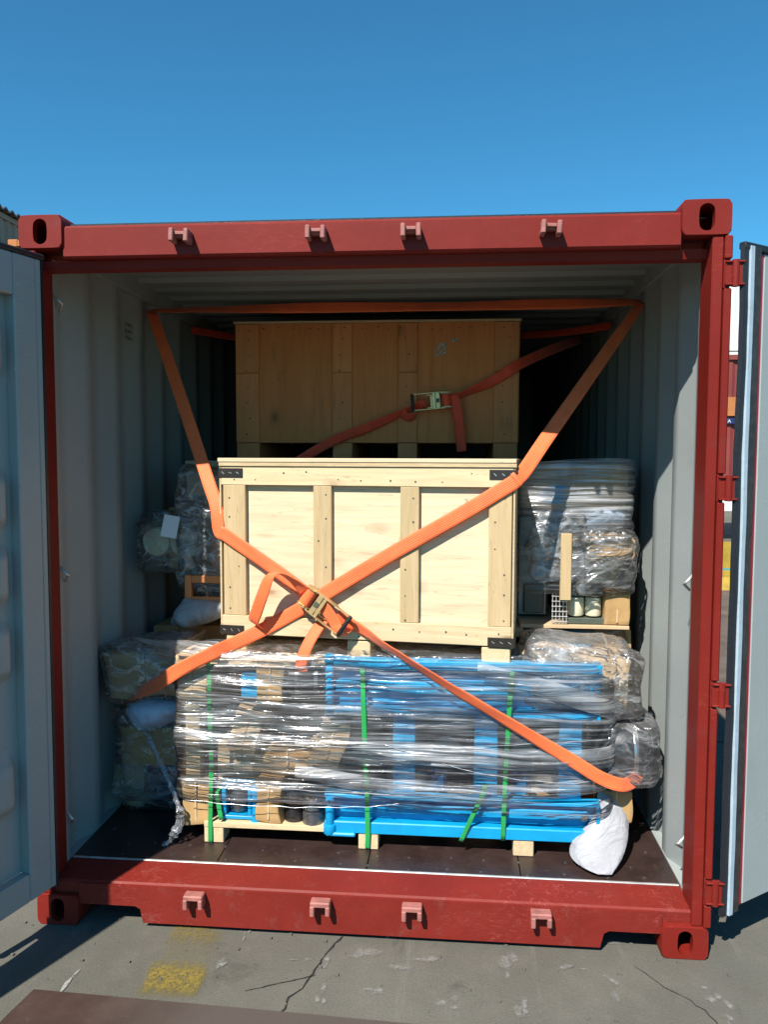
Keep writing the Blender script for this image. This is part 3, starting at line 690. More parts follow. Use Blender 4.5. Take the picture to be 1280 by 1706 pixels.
# ================================================================== LOWER FRONT LOAD
PL = empty('wooden_pallet', (-0.013, 0.34, 0.17)); tag(PL, 'pale pine pallet on the container floor under the blue steel frame', 'pallet')
for k in range(6):
    y0 = 0.0+k*0.165; MB().box(-.672, .672, y0, y0+.105, .065, .088, .002).build('deck_board', 'pallet', PL)
for x in (-.632, 0.004, .622):
    MB().box(x-.04, x+.04, .003, .10, 0.0, .0645, .003).build('block', 'pallet_y', PL)
    MB().box(x-.04, x+.04, .42, .52, 0.0, .0645, .003).build('block', 'pallet_y', PL)
    MB().box(x-.04, x+.04, .82, .92, 0.0, .0645, .003).build('block', 'pallet_y', PL)
P2 = empty('wooden_pallet', (0.80, 0.62, 0.17)); tag(P2, 'dark pallet end just right of the pine pallet, behind the white bag', 'pallet')
MB().box(-.1, .25, 0, .5, .05, .07, .002).build('deck_board', 'batten_b', P2); MB().box(-.1, -.02, .01, .4, 0, .0495, .003).build('block', 'batten_b', P2); MB().box(.15, .25, .01, .4, 0, .0495, .003).build('block', 'batten_b', P2)

def carton(loc, size, label, mat='card', rot=(0, 0, 0), group=None, flap=True, bev=0.006, crush=0.006):
    bm = bmesh.new(); bmesh.ops.create_cube(bm, size=1.0)
    bmesh.ops.bevel(bm, geom=bm.edges[:], offset=0.04, segments=2, profile=.5, affect='EDGES')
    bmesh.ops.subdivide_edges(bm, edges=[e for e in bm.edges if e.calc_length() > .5], cuts=7, use_grid_fill=True)
    sx, sy, sz = size; sd = loc[0]*13+loc[2]*7
    for v in bm.verts:
        v.co = Vector((v.co.x*sx, v.co.y*sy, (v.co.z+.5)*sz))
        nn = Vector((mn.noise(v.co*9+Vector((sd, 0, 0))), mn.noise(v.co*9+Vector((0, sd, 4))), mn.noise(v.co*9+Vector((3, 0, sd)))*.6))
        v.co += nn*crush*2
    me = bpy.data.meshes.new('cardboard_carton'); bm.to_mesh(me); bm.free()
    o = link('cardboard_carton', me, mat, None, 'auto'); o.location = loc; o.rotation_euler = rot
    if flap:
        MB().box(-.003, .003, -sy*.5-.003, -sy*.5+.001, sz*.1, sz*.97).build('flap_seam', 'card_pale', o)
    return tag(o, label, 'carton', group)
R = math.radians
carton((-.727, .45, .236), (.118, .20, .19), 'small brown carton at the left end of the pine pallet, lowest row', rot=(0, 0, R(3)))
carton((-.410, .44, .258), (.108, .20, .172), 'brown carton between the small blue frame and the grey motors', rot=(R(-2), 0, R(-4)), crush=.01)
carton((-.412, .44, .752), (.112, .18, .155), 'upper brown carton under film, left of the dark roller', rot=(0, 0, R(2)))
carton((-.728, .45, .752), (.130, .20, .190), 'tan carton behind the orange strap at upper left of wrapped load', 'card_pale', rot=(0, 0, R(-2)))
carton((-.545, .47, .53), (.125, .16, .17), 'leaning tan carton under shiny film, left of two leaning ones', 'card_pale', rot=(0, R(14), 0))
carton((-.205, .46, .46), (.125, .16, .225), 'leaning tan carton under shiny film, right of two leaning ones', 'card_pale', rot=(0, R(17), 0))
carton((-.36, .55, .42), (.30, .2, .13), 'wide flat carton lying under film at middle of the load', 'card')
carton((-.56, .56, .40), (.20, .22, .16), 'low tan carton under film beside the wooden upright', 'card_pale')
WP = MB().box(-.030, .030, -.02, .02, 0, .345, .002).build('wooden_post', 'batten'); WP.location = (-.732, .375, .424)
tag(WP, 'thin pine upright inside film at left end of the load', 'post')
WP2 = MB().box(-.022, .022, -.02, .02, 0, .42, .002).build('wooden_post', 'batten_b'); WP2.location = (-.79, .42, .42); WP2.rotation_euler = (0, R(16), 0)
tag(WP2, 'slanting dark wooden stick under film, left of pine upright', 'post')

# small blue frame holding grey cylinders
BF = empty('blue_bracket_frame', (-.538, .36, .262)); tag(BF, 'small blue bracket frame with grey cylinder beside the lowest left carton', 'frame')
MB().box(-.078, .076, 0, .05, .132, .152, .004).build('top_bar', 'blue', BF); MB().box(-.078, .076, 0, .05, .0, .018, .004).build('bottom_bar', 'blue', BF)
MB().box(-.078, -.060, .001, .049, .0185, .1315, .003).build('side_bar', 'blue', BF); MB().box(.030, .046, .001, .049, .0185, .1315, .003).build('side_bar', 'blue', BF)
mb = MB(); mb.cyl((.062, .01, -.02), (.062, .01, .150), .016, seg=20, bev=.003); mb.cyl((.062, .01, -.022), (.062, .01, .0), .021, seg=20, bev=.003); mb.build('pin_tube', 'blue', BF, 'auto')
def motor(loc, r, h, label, mat='steel', axis='z', fins=0):
    root = empty('electric_motor', loc)
    if axis == 'z':
        MB().cyl((0, 0, 0), (0, 0, h), r, seg=32, bev=.006).build('housing', mat, root, 'auto')
        MB().cyl((0, 0, h+.0005), (0, 0, h+.016), r*.72, seg=28, bev=.004).build('end_cap', 'steel_bright', root, 'auto')
        MB().cyl((0, 0, h*.72), (0, 0, h*.78), r*1.035, seg=32).build('band', 'steel_dark', root, 'auto')
        mb = MB(); mb.cyl((-r*.5, -r*.3, h+.016), (-r*.5, -r*.3, h+.022), .006, seg=8); mb.cyl((r*.4, -r*.4, h+.016), (r*.4, -r*.4, h+.022), .006, seg=8); mb.build('bolt', 'steel_bright', root)
    tag(root, label, 'motor'); return root
motor((-.556, .42, .284), .043, .10, 'grey steel cylinder inside the small blue bracket frame')
motor((-.642, .42, .284), .030, .10, 'grey steel cylinder behind the green strap, beside lowest left carton')
motor((-.320, .405, .238), .042, .155, 'dark grey motor standing right of the brown carton', 'steel_dark')
motor((-.240, .385, .238), .044, .105, 'lighter grey motor standing against the left end of blue beam')
RLR = empty('dark_roller', (-.275, .45, .835)); tag(RLR, 'dark cylinder lying under film beside upper blue beam', 'roller')
MB().cyl((-.085, 0, 0), (.085, 0, 0), .072, seg=36, bev=.006).build('drum', 'steel_dark', RLR, 'auto')
MB().cyl((-.04, 0, 0), (-.025, 0, 0), .0745, seg=36).build('band', 'steel', RLR, 'auto')
MB().cyl((.04, 0, 0), (.055, 0, 0), .0745, seg=36).build('band', 'steel', RLR, 'auto')

# blue steel frame
BS = empty('blue_steel_frame', (0, .352, .262)); tag(BS, 'long bright blue steel frame with channel beams, wrapped on the pallet', 'steel frame')
def sp(mb, name, mat='blue', sm=False): return mb.build(name, mat, BS, sm)
lb = sp(MB().box(-.19, .905, .030, .042, -.028, .133, .002), 'lower_beam')
MB().box(-.188, .903, -.012, .0295, .118, .132, .002).build('top_flange', 'blue', lb)
MB().box(-.188, .903, -.014, .0295, -.027, .022, .004).build('bottom_flange', 'blue', lb)
MB().box(.06, .86, .006, .0295, .050, .094, .006).build('inner_rail', 'blue', lb)
MB().box(.890, .904, -.008, .0295, .0225, .1175, .002).build('end_plate', 'blue', lb)
mb = MB(); mb.cyl((.845, .004, .072), (.845, -.006, .072), .014, seg=20, bev=.002); mb.cyl((.845, -.006, .072), (.845, -.012, .072), .007, seg=14); mb.build('pin', 'steel', lb, 'auto')
mb = MB(); mb.cyl((-.165, -.008, -.02), (-.165, -.008, .12), .018, seg=22, bev=.003); mb.cyl((-.165, -.008, -.030), (-.165, -.008, .01), .026, seg=22, bev=.004); mb.build('end_tube', 'blue', lb, 'auto')
mb = MB(); mb.box(-.18, -.06, -.03, .02, -.036, -.020, .005); mb.build('foot', 'blue', lb)
MB().box(-.25, -.19, .03, .06, -.02, .10, .003).build('back_plate', 'blue_dark', lb)
ub = sp(MB().box(-.187, .900, .030, .042, .462, .683, .002), 'upper_beam')
for z0, z1 in ((.462, .492), (.648, .682)): MB().box(-.186, .899, -.010, .0295, z0, z1, .003).build('flange', 'blue', ub)
MB().box(-.15, .87, .004, .0295, .545, .595, .005).build('inner_rail', 'blue', ub)
mb = MB(); mb.cyl((-.165, -.004, .45), (-.165, -.004, .70), .018, seg=22, bev=.003); mb.build('end_tube', 'blue', ub, 'auto')
for x0, x1 in ((.086, .177), (.412, .506), (.746, .835)):
    sp(MB().box(x0, x1, .026, .09, .1335, .4615, .004), 'upright')
for x in (.27, .60): 
    sp(MB().box(x-.035, x+.035, .06, .12, .134, .20, .004), 'gusset', 'blue_dark')
    mb = MB(); mb.prism([(x-.06, .134), (x+.02, .134), (x+.02, .205)], 'y', .05, .058); sp(mb, 'rib')
BL2 = MB().box(-.036, .034, -.02, .04, 0, .10, .004).build('blue_block', 'blue'); BL2.location = (-.50, .40, .765); tag(BL2, 'small blue steel block under film, left of upper brown carton', 'block')
MC = empty('machine_housing', (0.0, .66, .262)); tag(MC, 'dark machine body behind the blue frame, deep inside the film', 'machine')
MB().box(-.60, .02, 0, .5, 0, .60, .01).build('housing', 'tan_machine', MC); MB().box(.04, .86, 0, .5, 0, .62, .01).build('housing', 'primer', MC)
for x in (.30, .64): MB().cyl((x, -.06, .22), (x, .02, .22), .075, seg=30, bev=.008).build('flange', 'steel', MC, 'auto')
for k, (x, w_) in enumerate(((.22, .05), (.60, .07), (.70, .05))): MB().box(x-w_, x+w_, -.09, -.005, .02+.12*(k % 2), .12+.12*(k % 2), .004).build('bracket', ('card', 'steel', 'card')[k], MC)
BP = MB().box(-.66, .60, 0, .95, 0, .014, .002).build('plywood_board', 'ply'); BP.location = (0, .37, .903); tag(BP, 'plywood sheet on top of the wrapped load, under the sunlit crate', 'board')

# right end of the lower load
carton((.975, .47, .300), (.125, .16, .135), 'brown carton under the orange strap end, right of blue frame')
DR = empty('wrapped_drum', (1.03, .52, .562)); tag(DR, 'dark wrapped drum lying against the sunlit right wall', 'drum')
MB().cyl((-.09, 0, 0), (.085, 0, 0), .118, seg=44, bev=.012).build('drum', 'steel_dark', DR, 'auto')
for x in (-.086, .012): MB().cyl((x, 0, 0), (x+.020, 0, 0), .1225, seg=44, bev=.003).build('clamp_band', 'steel_bright', DR, 'auto')
MB().cyl((.0855, 0, 0), (.10, 0, 0), .075, seg=36, bev=.004).build('end_cap', 'steel', DR, 'auto')
carton((.80, .55, .755), (.43, .22, .20), 'large pale carton bulging in film at the upper right of the load', 'card_pale', rot=(0, R(3), R(-2)), crush=.012)
def bag(name, outline, label, mat, thick=.05, seed=0, sub=16):
    # outline: grid corner curves as lists of 3D points (left edge, right edge) -> puffed double sheet
    Lc = catmull(outline[0], 6); Rc = catmull(outline[1], 6); n_ = min(len(Lc), len(Rc)); V, F = [], []
    nu = sub
    for side in (1, -1):
        for j in range(n_):
            for i in range(nu+1):
                t = i/nu; s_ = j/(n_-1); p = Lc[j].lerp(Rc[j], t)
                e = (math.sin(PI*t)**.5)*(math.sin(PI*min(1, max(0, s_)))**.5)
                wr = .014*mn.noise(Vector((p.x*16+p.z*9+seed, p.z*8, side)))+.012*abs(mn.noise(Vector((p.x*12-p.z*16, p.z*9, seed))))+.004*mn.noise(Vector((p.x*40, p.z*22, seed)))
                V.append((p.x+wr*.5, p.y-side*e*thick*(1+6*wr)+wr*1.1, p.z+side*e*thick*.25+wr*e))
    off = n_*(nu+1)
    for j in range(n_-1):
        for i in range(nu):
            a_ = j*(nu+1)+i; F.append((a_, a_+1, a_+nu+2, a_+nu+1)); b_ = a_+off; F.append((b_+nu+1, b_+nu+2, b_+1, b_))
    o = pydata(name, V, F, mat, None, True)
    bm = bmesh.new(); bm.from_mesh(o.data); bmesh.ops.remove_doubles(bm, verts=bm.verts, dist=1e-4); bmesh.ops.recalc_face_normals(bm, faces=bm.faces); bm.to_mesh(o.data); bm.free()
    return tag(o, label, 'bag')
bag('white_bag', ([(.905, .40, .425), (.88, .37, .33), (.79, .33, .235), (.80, .26, .195), (.875, .205, .185)], [(1.01, .42, .412), (1.022, .40, .33), (1.01, .34, .26), (.975, .27, .215), (.925, .205, .185)]), 'white woven bag slumped on the floor at right end of pallet', 'white_bag', .035, 3)

# left end of the lower load, in shade
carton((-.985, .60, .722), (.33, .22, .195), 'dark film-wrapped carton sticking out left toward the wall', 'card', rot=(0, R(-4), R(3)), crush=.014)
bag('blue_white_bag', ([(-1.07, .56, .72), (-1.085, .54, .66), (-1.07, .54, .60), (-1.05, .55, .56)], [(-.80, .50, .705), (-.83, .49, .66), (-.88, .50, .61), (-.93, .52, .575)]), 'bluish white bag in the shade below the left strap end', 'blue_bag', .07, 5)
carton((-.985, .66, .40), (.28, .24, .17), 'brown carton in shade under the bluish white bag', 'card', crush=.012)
carton((-1.10, .72, .175), (.10, .2, .20), 'small pale carton on the floor at the left wall', 'card_pale')
SH = MB().box(-.10, .10, 0, .2, 0, .19, .012).build('blue_housing', 'blue_dark'); SH.location = (-.96, .66, .173); tag(SH, 'dark blue steel housing on the floor in the left shade', 'machine')

# ================================================================== SECOND ROW: right stack
for i, (x, w_, l) in enumerate(((.70, .20, 'dark lower carton behind the right end of blue frame'), (.97, .24, 'dark lower carton near the right wall behind the drum'))):
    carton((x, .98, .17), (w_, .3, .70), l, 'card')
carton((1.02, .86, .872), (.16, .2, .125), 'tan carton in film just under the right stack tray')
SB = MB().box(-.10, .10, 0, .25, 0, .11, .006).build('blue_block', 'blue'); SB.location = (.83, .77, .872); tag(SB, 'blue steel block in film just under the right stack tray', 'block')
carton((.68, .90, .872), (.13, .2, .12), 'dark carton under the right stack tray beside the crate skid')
TR = empty('wooden_tray', (.85, .70, 1.006)); tag(TR, 'thin wooden tray carrying the wrapped right stack', 'tray')
MB().box(-.235, .228, 0, .5, 0.004, .020, .002).build('board', 'card_pale', TR)
MB().box(-.262, -.222, -.01, .3, -.035, .0035, .003).build('runner', 'batten', TR)
carton((1.025, .80, 1.027), (.104, .2, .145), 'orange-brown carton beside the two cream rollers', 'card')
RK = empty('roller_bracket', (.895, .715, 1.028)); tag(RK, 'olive steel bracket holding two cream rollers', 'bracket')
MB().box(-.082, .082, 0, .09, 0, .026, .003).build('base', 'olive', RK); MB().box(-.082, .082, .0, .09, .122, .146, .003).build('top_plate', 'olive', RK)
MB().box(-.082, .082, .075, .09, .0265, .1215, .002).build('back_plate', 'olive', RK)
for x in (-.037, .037):
    ro = MB().cyl((x, .04, .032), (x, .04, .116), .035, seg=32, bev=.006).build('roller', 'cream', RK, 'auto')
    MB().cyl((x, .04, .1165), (x, .04, .121), .012, seg=14).build('axle', 'steel', ro)
    mb = MB(); mb.cyl((x-.02, -.001, .135), (x-.02, -.006, .135), .006, seg=8); mb.build('bolt', 'steel', RK)
WG = empty('wire_basket', (.782, .705, 1.03)); tag(WG, 'small white wire grid left of the cream rollers', 'basket')
for k in range(5): MB().cyl((-.03+.015*k, 0, 0), (-.03+.015*k, 0, .13), .0022, seg=6).build('wire', 'alu', WG)
for k in range(6): MB().cyl((-.034, -.003, .01+.022*k), (.034, -.003, .01+.022*k), .0022, seg=6).build('wire', 'alu', WG)
WQ = MB().box(-.023, .023, 0, .03, 0, .285, .002).build('wooden_post', 'batten'); WQ.location = (.800, .660, 1.140); tag(WQ, 'short pine upright in the wrapped stack at the right', 'post')
# rounded cardboard roll lying crosswise
RO = empty('cardboard_roll', (.955, .80, 1.36)); tag(RO, 'rounded tan cardboard pad lying in the right wrapped stack', 'cardboard')
pf = []
for k in range(32):
    a_ = 2*PI*k/32; c_, s_ = math.cos(a_), math.sin(a_)
    pf.append((math.copysign(abs(c_)**.45, c_)*.152, math.copysign(abs(s_)**.75, s_)*.060))
mb = MB(); mb.prism(pf, 'y', -.08, .15); mb.build('pad', 'card', RO, 'auto')
for k in (0.8, 0.55): 
    mb = MB(); mb.tube([(x*k, -.081, z_*k) for x, z_ in pf]+[(pf[0][0]*k, -.081, pf[0][1]*k)], .003, 6); mb.build('layer_edge', 'card_pale', RO, True)
bag('white_bag', ([(.90, .80, 1.54), (.89, .79, 1.49), (.90, .79, 1.43)], [(1.06, .80, 1.53), (1.075, .79, 1.49), (1.05, .79, 1.43)]), 'bluish white bag above the tan pad in the right stack', 'blue_bag', .05, 8)
carton((.84, .92, 1.525), (.46, .32, .19), 'dark film-wrapped carton topmost of the right stack', 'card', crush=.012)
SB2 = MB().box(-.14, .14, 0, .2, 0, .09, .006).build('blue_block', 'blue'); SB2.location = (.80, .765, 1.54); tag(SB2, 'blue steel piece under film in top of the right stack', 'block')
MG = empty('machine_housing', (.70, .86, 1.03)); tag(MG, 'dark grey machine part in film beside the crate, right stack', 'machine')
MB().box(-.09, .05, 0, .25, 0, .46, .01).build('housing', 'steel', MG); MB().cyl((0.0, -.04, .30), (.0, .01, .30), .06, seg=28, bev=.006).build('flange', 'card', MG, 'auto')
MB().box(-.06, .03, -.03, -.001, .02, .15, .004).build('plate', 'olive', MG)
carton((.92, .90, 1.19), (.26, .2, .10), 'reddish-brown carton between the pad and roller bracket, right stack', 'card')

# left stack, in shade
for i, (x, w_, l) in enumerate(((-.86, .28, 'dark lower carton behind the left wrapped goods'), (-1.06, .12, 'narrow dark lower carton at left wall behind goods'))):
    carton((x, 1.10, .17), (w_, .3, .76), l, 'card')
LR = empty('roll_pair', (-1.01, .93, 1.345)); tag(LR, 'two film-wrapped cream rolls with a white tag, in left shade', 'rolls')
for x in (-.055, .075): MB().cyl((x, -.08, 0), (x, .10, 0), .068, seg=32, bev=.02).build('roll', 'cream', LR, 'auto')
MB().box(-.10, .12, -.02, .09, .03, .12, .03, seg=3).build('bundle', 'olive', LR, 'auto')
TG = empty('paper_tag', (-.955, .745, 1.43), (R(-8), 0, R(4))); tag(TG, 'white paper tag on the wrapped rolls in left shade', 'tag')
TG.rotation_euler = (R(-6), R(10), R(4))
MB().box(-.036, .036, 0, .0012, -.05, .05).build('sheet', 'tag', TG)
WC = empty('wooden_column', (-.80, .90, 1.05)); tag(WC, 'dull wooden board column in film left of the sunlit crate', 'board')
MB().box(-.018, .10, 0, .06, 0, .60, .003).build('board', 'batten_b', WC); MB().box(-.05, -.0185, .02, .06, .1, .55, .002).build('edge_board', 'card', WC)
carton((-.83, .99, 1.56), (.20, .2, .165), 'dull wrapped carton topmost of the left stack', 'card_pale')
carton((-.90, 1.05, 1.20), (.28, .2, .30), 'dark wrapped carton behind the wooden column, left stack', 'card')
WB = empty('wooden_box_frame', (-.81, .77, 1.05)); tag(WB, 'small wooden box frame with square opening above drooping white bag', 'box frame')
MB().box(-.092, -.062, 0, .1, 0, .155, .003).build('side_board', 'batten_b', WB); MB().box(-.0615, .10, .001, .1, .120, .154, .003).build('top_board', 'batten_b', WB)
MB().box(-.0615, .10, .001, .1, .0, .055, .003).build('bottom_board', 'batten_b', WB); MB().box(-.061, .10, .06, .07, .056, .119).build('back_board', 'steel_dark', WB)
MB().box(-.042, -.026, .03, .06, .075, .093, .002).build('peg', 'cream', WB)
bag('white_bag', ([(-.90, .76, 1.10), (-.945, .75, 1.04), (-.955, .745, .99), (-.90, .75, .965)], [(-.66, .76, 1.085), (-.68, .75, 1.06), (-.74, .745, 1.01), (-.86, .75, .967)]), 'white bag drooping below the small wooden box frame, left', 'white_bag', .05, 12)

# ================================================================== STRETCH FILM
def film_band(label, path, z0f, z1f, mat, amp=.006, seed=0, n_=150, mz=70, bulge=0.012, group=None):
    P = catmull([(x, y, 0) for x, y in path], 24); L = [0]
    for a_, b_ in zip(P, P[1:]): L.append(L[-1]+(b_-a_).length)
    V, U, F = [], [], []
    Pn = []
    for i in range(n_+1):
        l = L[-1]*i/n_; k = 0
        while k < len(L)-2 and L[k+1] < l: k += 1
        t = (l-L[k])/max(1e-9, L[k+1]-L[k]); p = P[k].lerp(P[k+1], t); tg = (P[k+1]-P[k]).normalized(); Pn.append((l, p, Vector((tg.y, -tg.x, 0))))
    for j in range(mz+1):
        v = j/mz
        for (l, p, nn) in Pn:
            s_ = l/L[-1]; za, zb = z0f(s_), z1f(s_); z_ = za+(zb-za)*v
            d = amp*(1.2*mn.noise(Vector((l*2.2, z_*26, seed)))+.8*mn.noise(Vector((l*4, z_*70, seed+5)))+1.4*mn.noise(Vector((l*3, z_*4, seed+9))))
            d += bulge*(math.sin(PI*v)-.5)*(1+.8*mn.noise(Vector((l*3.3, seed, 4))))
            ed = .006*mn.noise(Vector((l*6, seed, v*2)))
            V.append((p.x+nn.x*d, p.y+nn.y*d, z_+ed)); U.append((l, z_+.02*mn.noise(Vector((l*1.6, seed, 1)))))
    for j in range(mz):
        for i in range(n_): a_ = j*(n_+1)+i; F.append((a_, a_+1, a_+n_+2, a_+n_+1))
    o = pydata('stretch_film', V, F, mat, None, True, U)
    return tag(o, label, 'stretch film', group)
front = [(-.80, .75), (-.815, .50), (-.80, .36), (-.70, .338), (-.3, .325), (.2, .325), (.7, .328), (.90, .345), (.965, .42), (.975, .6)]
fb1 = film_band('glossy stretch film wrapped round the upper part of the front load', front, lambda s: .70+.01*math.sin(9*s), lambda s: .965-.005*s, 'film', .007, 1)
fb2 = film_band('dense shiny stretch film round the middle of the front load', front, lambda s: .40+.05*s, lambda s: .745+.015*math.sin(5*s), 'film', .008, 2)
film_band('thin loose film band low on the front load', [(x, y-.008) for x, y in front], lambda s: .335+.02*math.sin(3*s+.4), lambda s: .425+.02*math.sin(6*s), 'film_thin', .006, 3, mz=34)
def sag(s): return .56-.40*(s*2-1.0)**2*(-.25)-.16*max(0, math.sin(PI*min(1, max(0, (s-.35)/.6))))
film_band('sagging hazy film fold across right half of blue frame', [(x, y-.013) for x, y in front[4:]], lambda s: .465-.075*math.sin(PI*min(1, s*1.15)), lambda s: .525-.065*math.sin(PI*min(1, s*1.15)), 'film_hazy', .007, 4, n_=110, mz=26)
film_band('hazy film fold across the blue uprights to the drum', [(x, y-.016) for x, y in front[4:]]+[(1.06, .40)], lambda s: .58-.05*math.sin(PI*s), lambda s: .625+.02*s-.02*math.sin(PI*s), 'film_hazy', .007, 5, n_=110, mz=20)
def film_hull(label, c, size, mat, amp=.02, seed=0, rot=0.0, fr=7, sq=.35, nu=64, nv=40):
    V, F = [], []; Rm = Matrix.Rotation(rot, 3, 'Y')
    for j in range(nv+1):
        ph = -PI/2+PI*j/nv
        for i in range(nu):
            th = 2*PI*i/nu
            f_ = lambda q: math.copysign(abs(q)**sq, q)
            p = Vector((f_(math.cos(ph))*f_(math.cos(th)), f_(math.cos(ph))*f_(math.sin(th)), f_(math.sin(ph))))
            q = Vector((p.x*size[0]/2, p.y*size[1]/2, p.z*size[2]/2)); w_ = Vector(c)+q
            k = amp*(mn.noise(w_*fr+Vector((seed, 0, 0)))*1.2+abs(mn.noise(w_*fr*2.6+Vector((0, seed, 0))))*.9-.2)
            V.append(tuple(Vector(c)+Rm @ (q+p.normalized()*k)))
    for j in range(nv):
        for i in range(nu): F.append((j*nu+i, j*nu+(i+1) % nu, (j+1)*nu+(i+1) % nu, (j+1)*nu+i))
    o = pydata('stretch_film', V, F, mat, None, True)
    # own UVs so that streaks run round the parcel
    ul = o.data.uv_layers.new(name='UVMap')
    for lp in o.data.loops:
        v = o.data.vertices[lp.vertex_index].co; ul.data[lp.index].uv = (v.x+v.y*.6, v.z)
    return tag(o, label, 'stretch film')
film_hull('crumpled clear film bulging at the upper right of front load', (.83, .53, .868), (.47, .34, .29), 'film_crumple', .022, 3, R(5))
film_hull('clear film round the dark drum by the right wall', (1.02, .53, .57), (.25, .33, .29), 'film_crumple_thin', .014, 5)
film_hull('film round the shaded carton at left wall', (-.995, .60, .825), (.37, .32, .25), 'film_crumple', .018, 8, R(-4))
film_hull('loose film over the shaded goods low at left', (-.97, .66, .47), (.37, .36, .44), 'film_crumple_thin', .025, 10)
film_hull('film skirt round the lowest shaded goods at left', (-1.0, .74, .29), (.34, .34, .25), 'film_crumple_thin', .015, 14)
side = [(.60, .95), (.605, .74), (.66, .695), (.85, .685), (1.03, .69), (1.095, .76), (1.10, 1.0)]
film_band('hazy film round the dark top of the right stack', side, lambda s: 1.49, lambda s: 1.735-.01*math.sin(8*s), 'film_hazy', .009, 21, n_=110)
film_band('streaky film round the middle of the right stack', side, lambda s: 1.15+.03*s, lambda s: 1.52, 'film_thin', .009, 22, n_=110)
film_hull('crumpled glinting film flap on the right stack beside crate', (.77, .715, 1.37), (.24, .10, .30), 'film_crumple', .022, 24)
film_hull('crumpled film round the tan pad by the right wall', (.98, .78, 1.30), (.26, .26, .30), 'film_crumple_thin', .028, 26)
film_band('film under the right stack tray beside crate skid', [(.60, .95), (.62, .76), (.70, .72), (.98, .72), (1.09, .78), (1.11, 1.0)], lambda s: .84, lambda s: 1.0, 'film_thin', .008, 27, n_=90, mz=40)
film_hull('film round the shaded cream rolls at left', (-1.0, .91, 1.35), (.30, .27, .29), 'film_crumple_thin', .016, 31)
film_band('film round the left stack beside the sunlit crate', [(-.96, 1.1), (-.945, .85), (-.88, .80), (-.70, .78), (-.62, .82)], lambda s: 1.05, lambda s: 1.70, 'film_thin', .008, 32, n_=80)
film_band('film sloping from the crate skid to shaded left carton', [(-1.12, .60), (-.95, .47), (-.75, .38), (-.62, .36)], lambda s: .86+.06*s, lambda s: .955+.05*s, 'film_hazy', .010, 33, n_=80, mz=30)
film_hull('thin film over the top front edge of the wrapped load', (.02, .478, .925), (1.56, .22, .08), 'film_crumple_thin', .008, 41, 0, 9, .25, 120, 24)
def strand(par, pts, r, seed):
    P = catmull(pts, 14); mb = MB()
    mb.tube([p+Vector((0, .003*mn.noise(Vector((i*.4, seed, 0))), .005*mn.noise(Vector((i*.3, seed, 7))))) for i, p in enumerate(P)], [r*(.5+1.1*abs(mn.noise(Vector((i*.5, seed, 3))))) for i in range(len(P))], 6)
    return mb.build('film_strand', 'film_rope', par, True)
for k, (xa, za, xb, zb, sg_) in enumerate([(-.76, .60, .92, .66, -.02), (.05, .62, .95, .50, -.05), (-.78, .45, .50, .43, -.02), (-.75, .36, .2, .385, -.02)]):
    strand(fb2, [(xa, .306, za), (xa*.6+xb*.4, .303, za*.6+zb*.4+sg_), (xa*.25+xb*.75, .305, za*.25+zb*.75+sg_*.8), (xb, .325, zb)], .0018, k*3.1)
film_band('milky diagonal film fold at the upper right of front load', [(.42, .318), (.65, .312), (.88, .322), (.985, .40)], lambda s: .90-.19*s, lambda s: .955-.15*s, 'film_hazy', .007, 51, n_=80, mz=22)
film_band('soft film fold slanting across the left of front load', [(-.80, .325), (-.5, .312), (-.1, .310), (.25, .312)], lambda s: .58-.07*s, lambda s: .66-.05*s, 'film_thin', .007, 52, n_=80, mz=20)
film_hull('loose film round the boards left of the sunlit crate', (-.82, .93, 1.40), (.28, .30, .62), 'film_crumple', .02, 55)
# twisted tail of film hanging at the left
pts = catmull([(-1.02, .52, .60), (-.93, .44, .52), (-.85, .37, .43), (-.79, .325, .34), (-.775, .315, .27), (-.795, .305, .225), (-.815, .30, .19), (-.84, .29, .176)], 8)
rr = [.008+.010*abs(mn.noise(Vector((i*.55, 1, 2))))+(.008 if 26 < i < 44 else 0) for i in range(len(pts))]
mb = MB(); mb.tube([p+Vector((.008*mn.noise(Vector((i*.8, 0, 0))), 0, .006*mn.noise(Vector((i*.9, 5, 0))))) for i, p in enumerate(pts)], rr, 9)
o = mb.build('film_tail', 'film_crumple', None, True); tag(o, 'twisted film tail hanging to the floor left of the pallet', 'stretch film')

# ================================================================== GREEN BANDS
def gband(pts, label, w=.018, wd=(1, 0, 0)):
    o = ribbon('green_strap', pts, [wd]*len(pts), w, .0012, 'green', None, n=6, straight=True, wob=.001); return tag(o, label, 'strap')
gband([(-.655, .60, .915), (-.657, .345, .905), (-.655, .338, .75), (-.650, .336, .5), (-.658, .337, .26), (-.658, .3355, .172)], 'green plastic strap at the left end of the pallet')
gband([(-.618, .40, .40), (-.635, .352, .38), (-.612, .336, .27)], 'short slanting green strap beside the small blue frame')
gband([(-.035, .60, .93), (-.035, .345, .925), (-.028, .322, .8), (-.02, .320, .55), (-.012, .324, .40), (-.010, .333, .24), (-.012, .336, .175)], 'green plastic strap over the middle block of the pallet', .019)
gband([(.56, .6, .935), (.556, .345, .93), (.546, .324, .80), (.535, .322, .55), (.530, .326, .40), (.527, .334, .235)], 'green plastic strap near the right end of blue beam')
gband([(.46, .345, .46), (.435, .322, .40), (.40, .325, .32), (.362, .332, .226)], 'slanting green strap end on blue beam, left of another green strap')

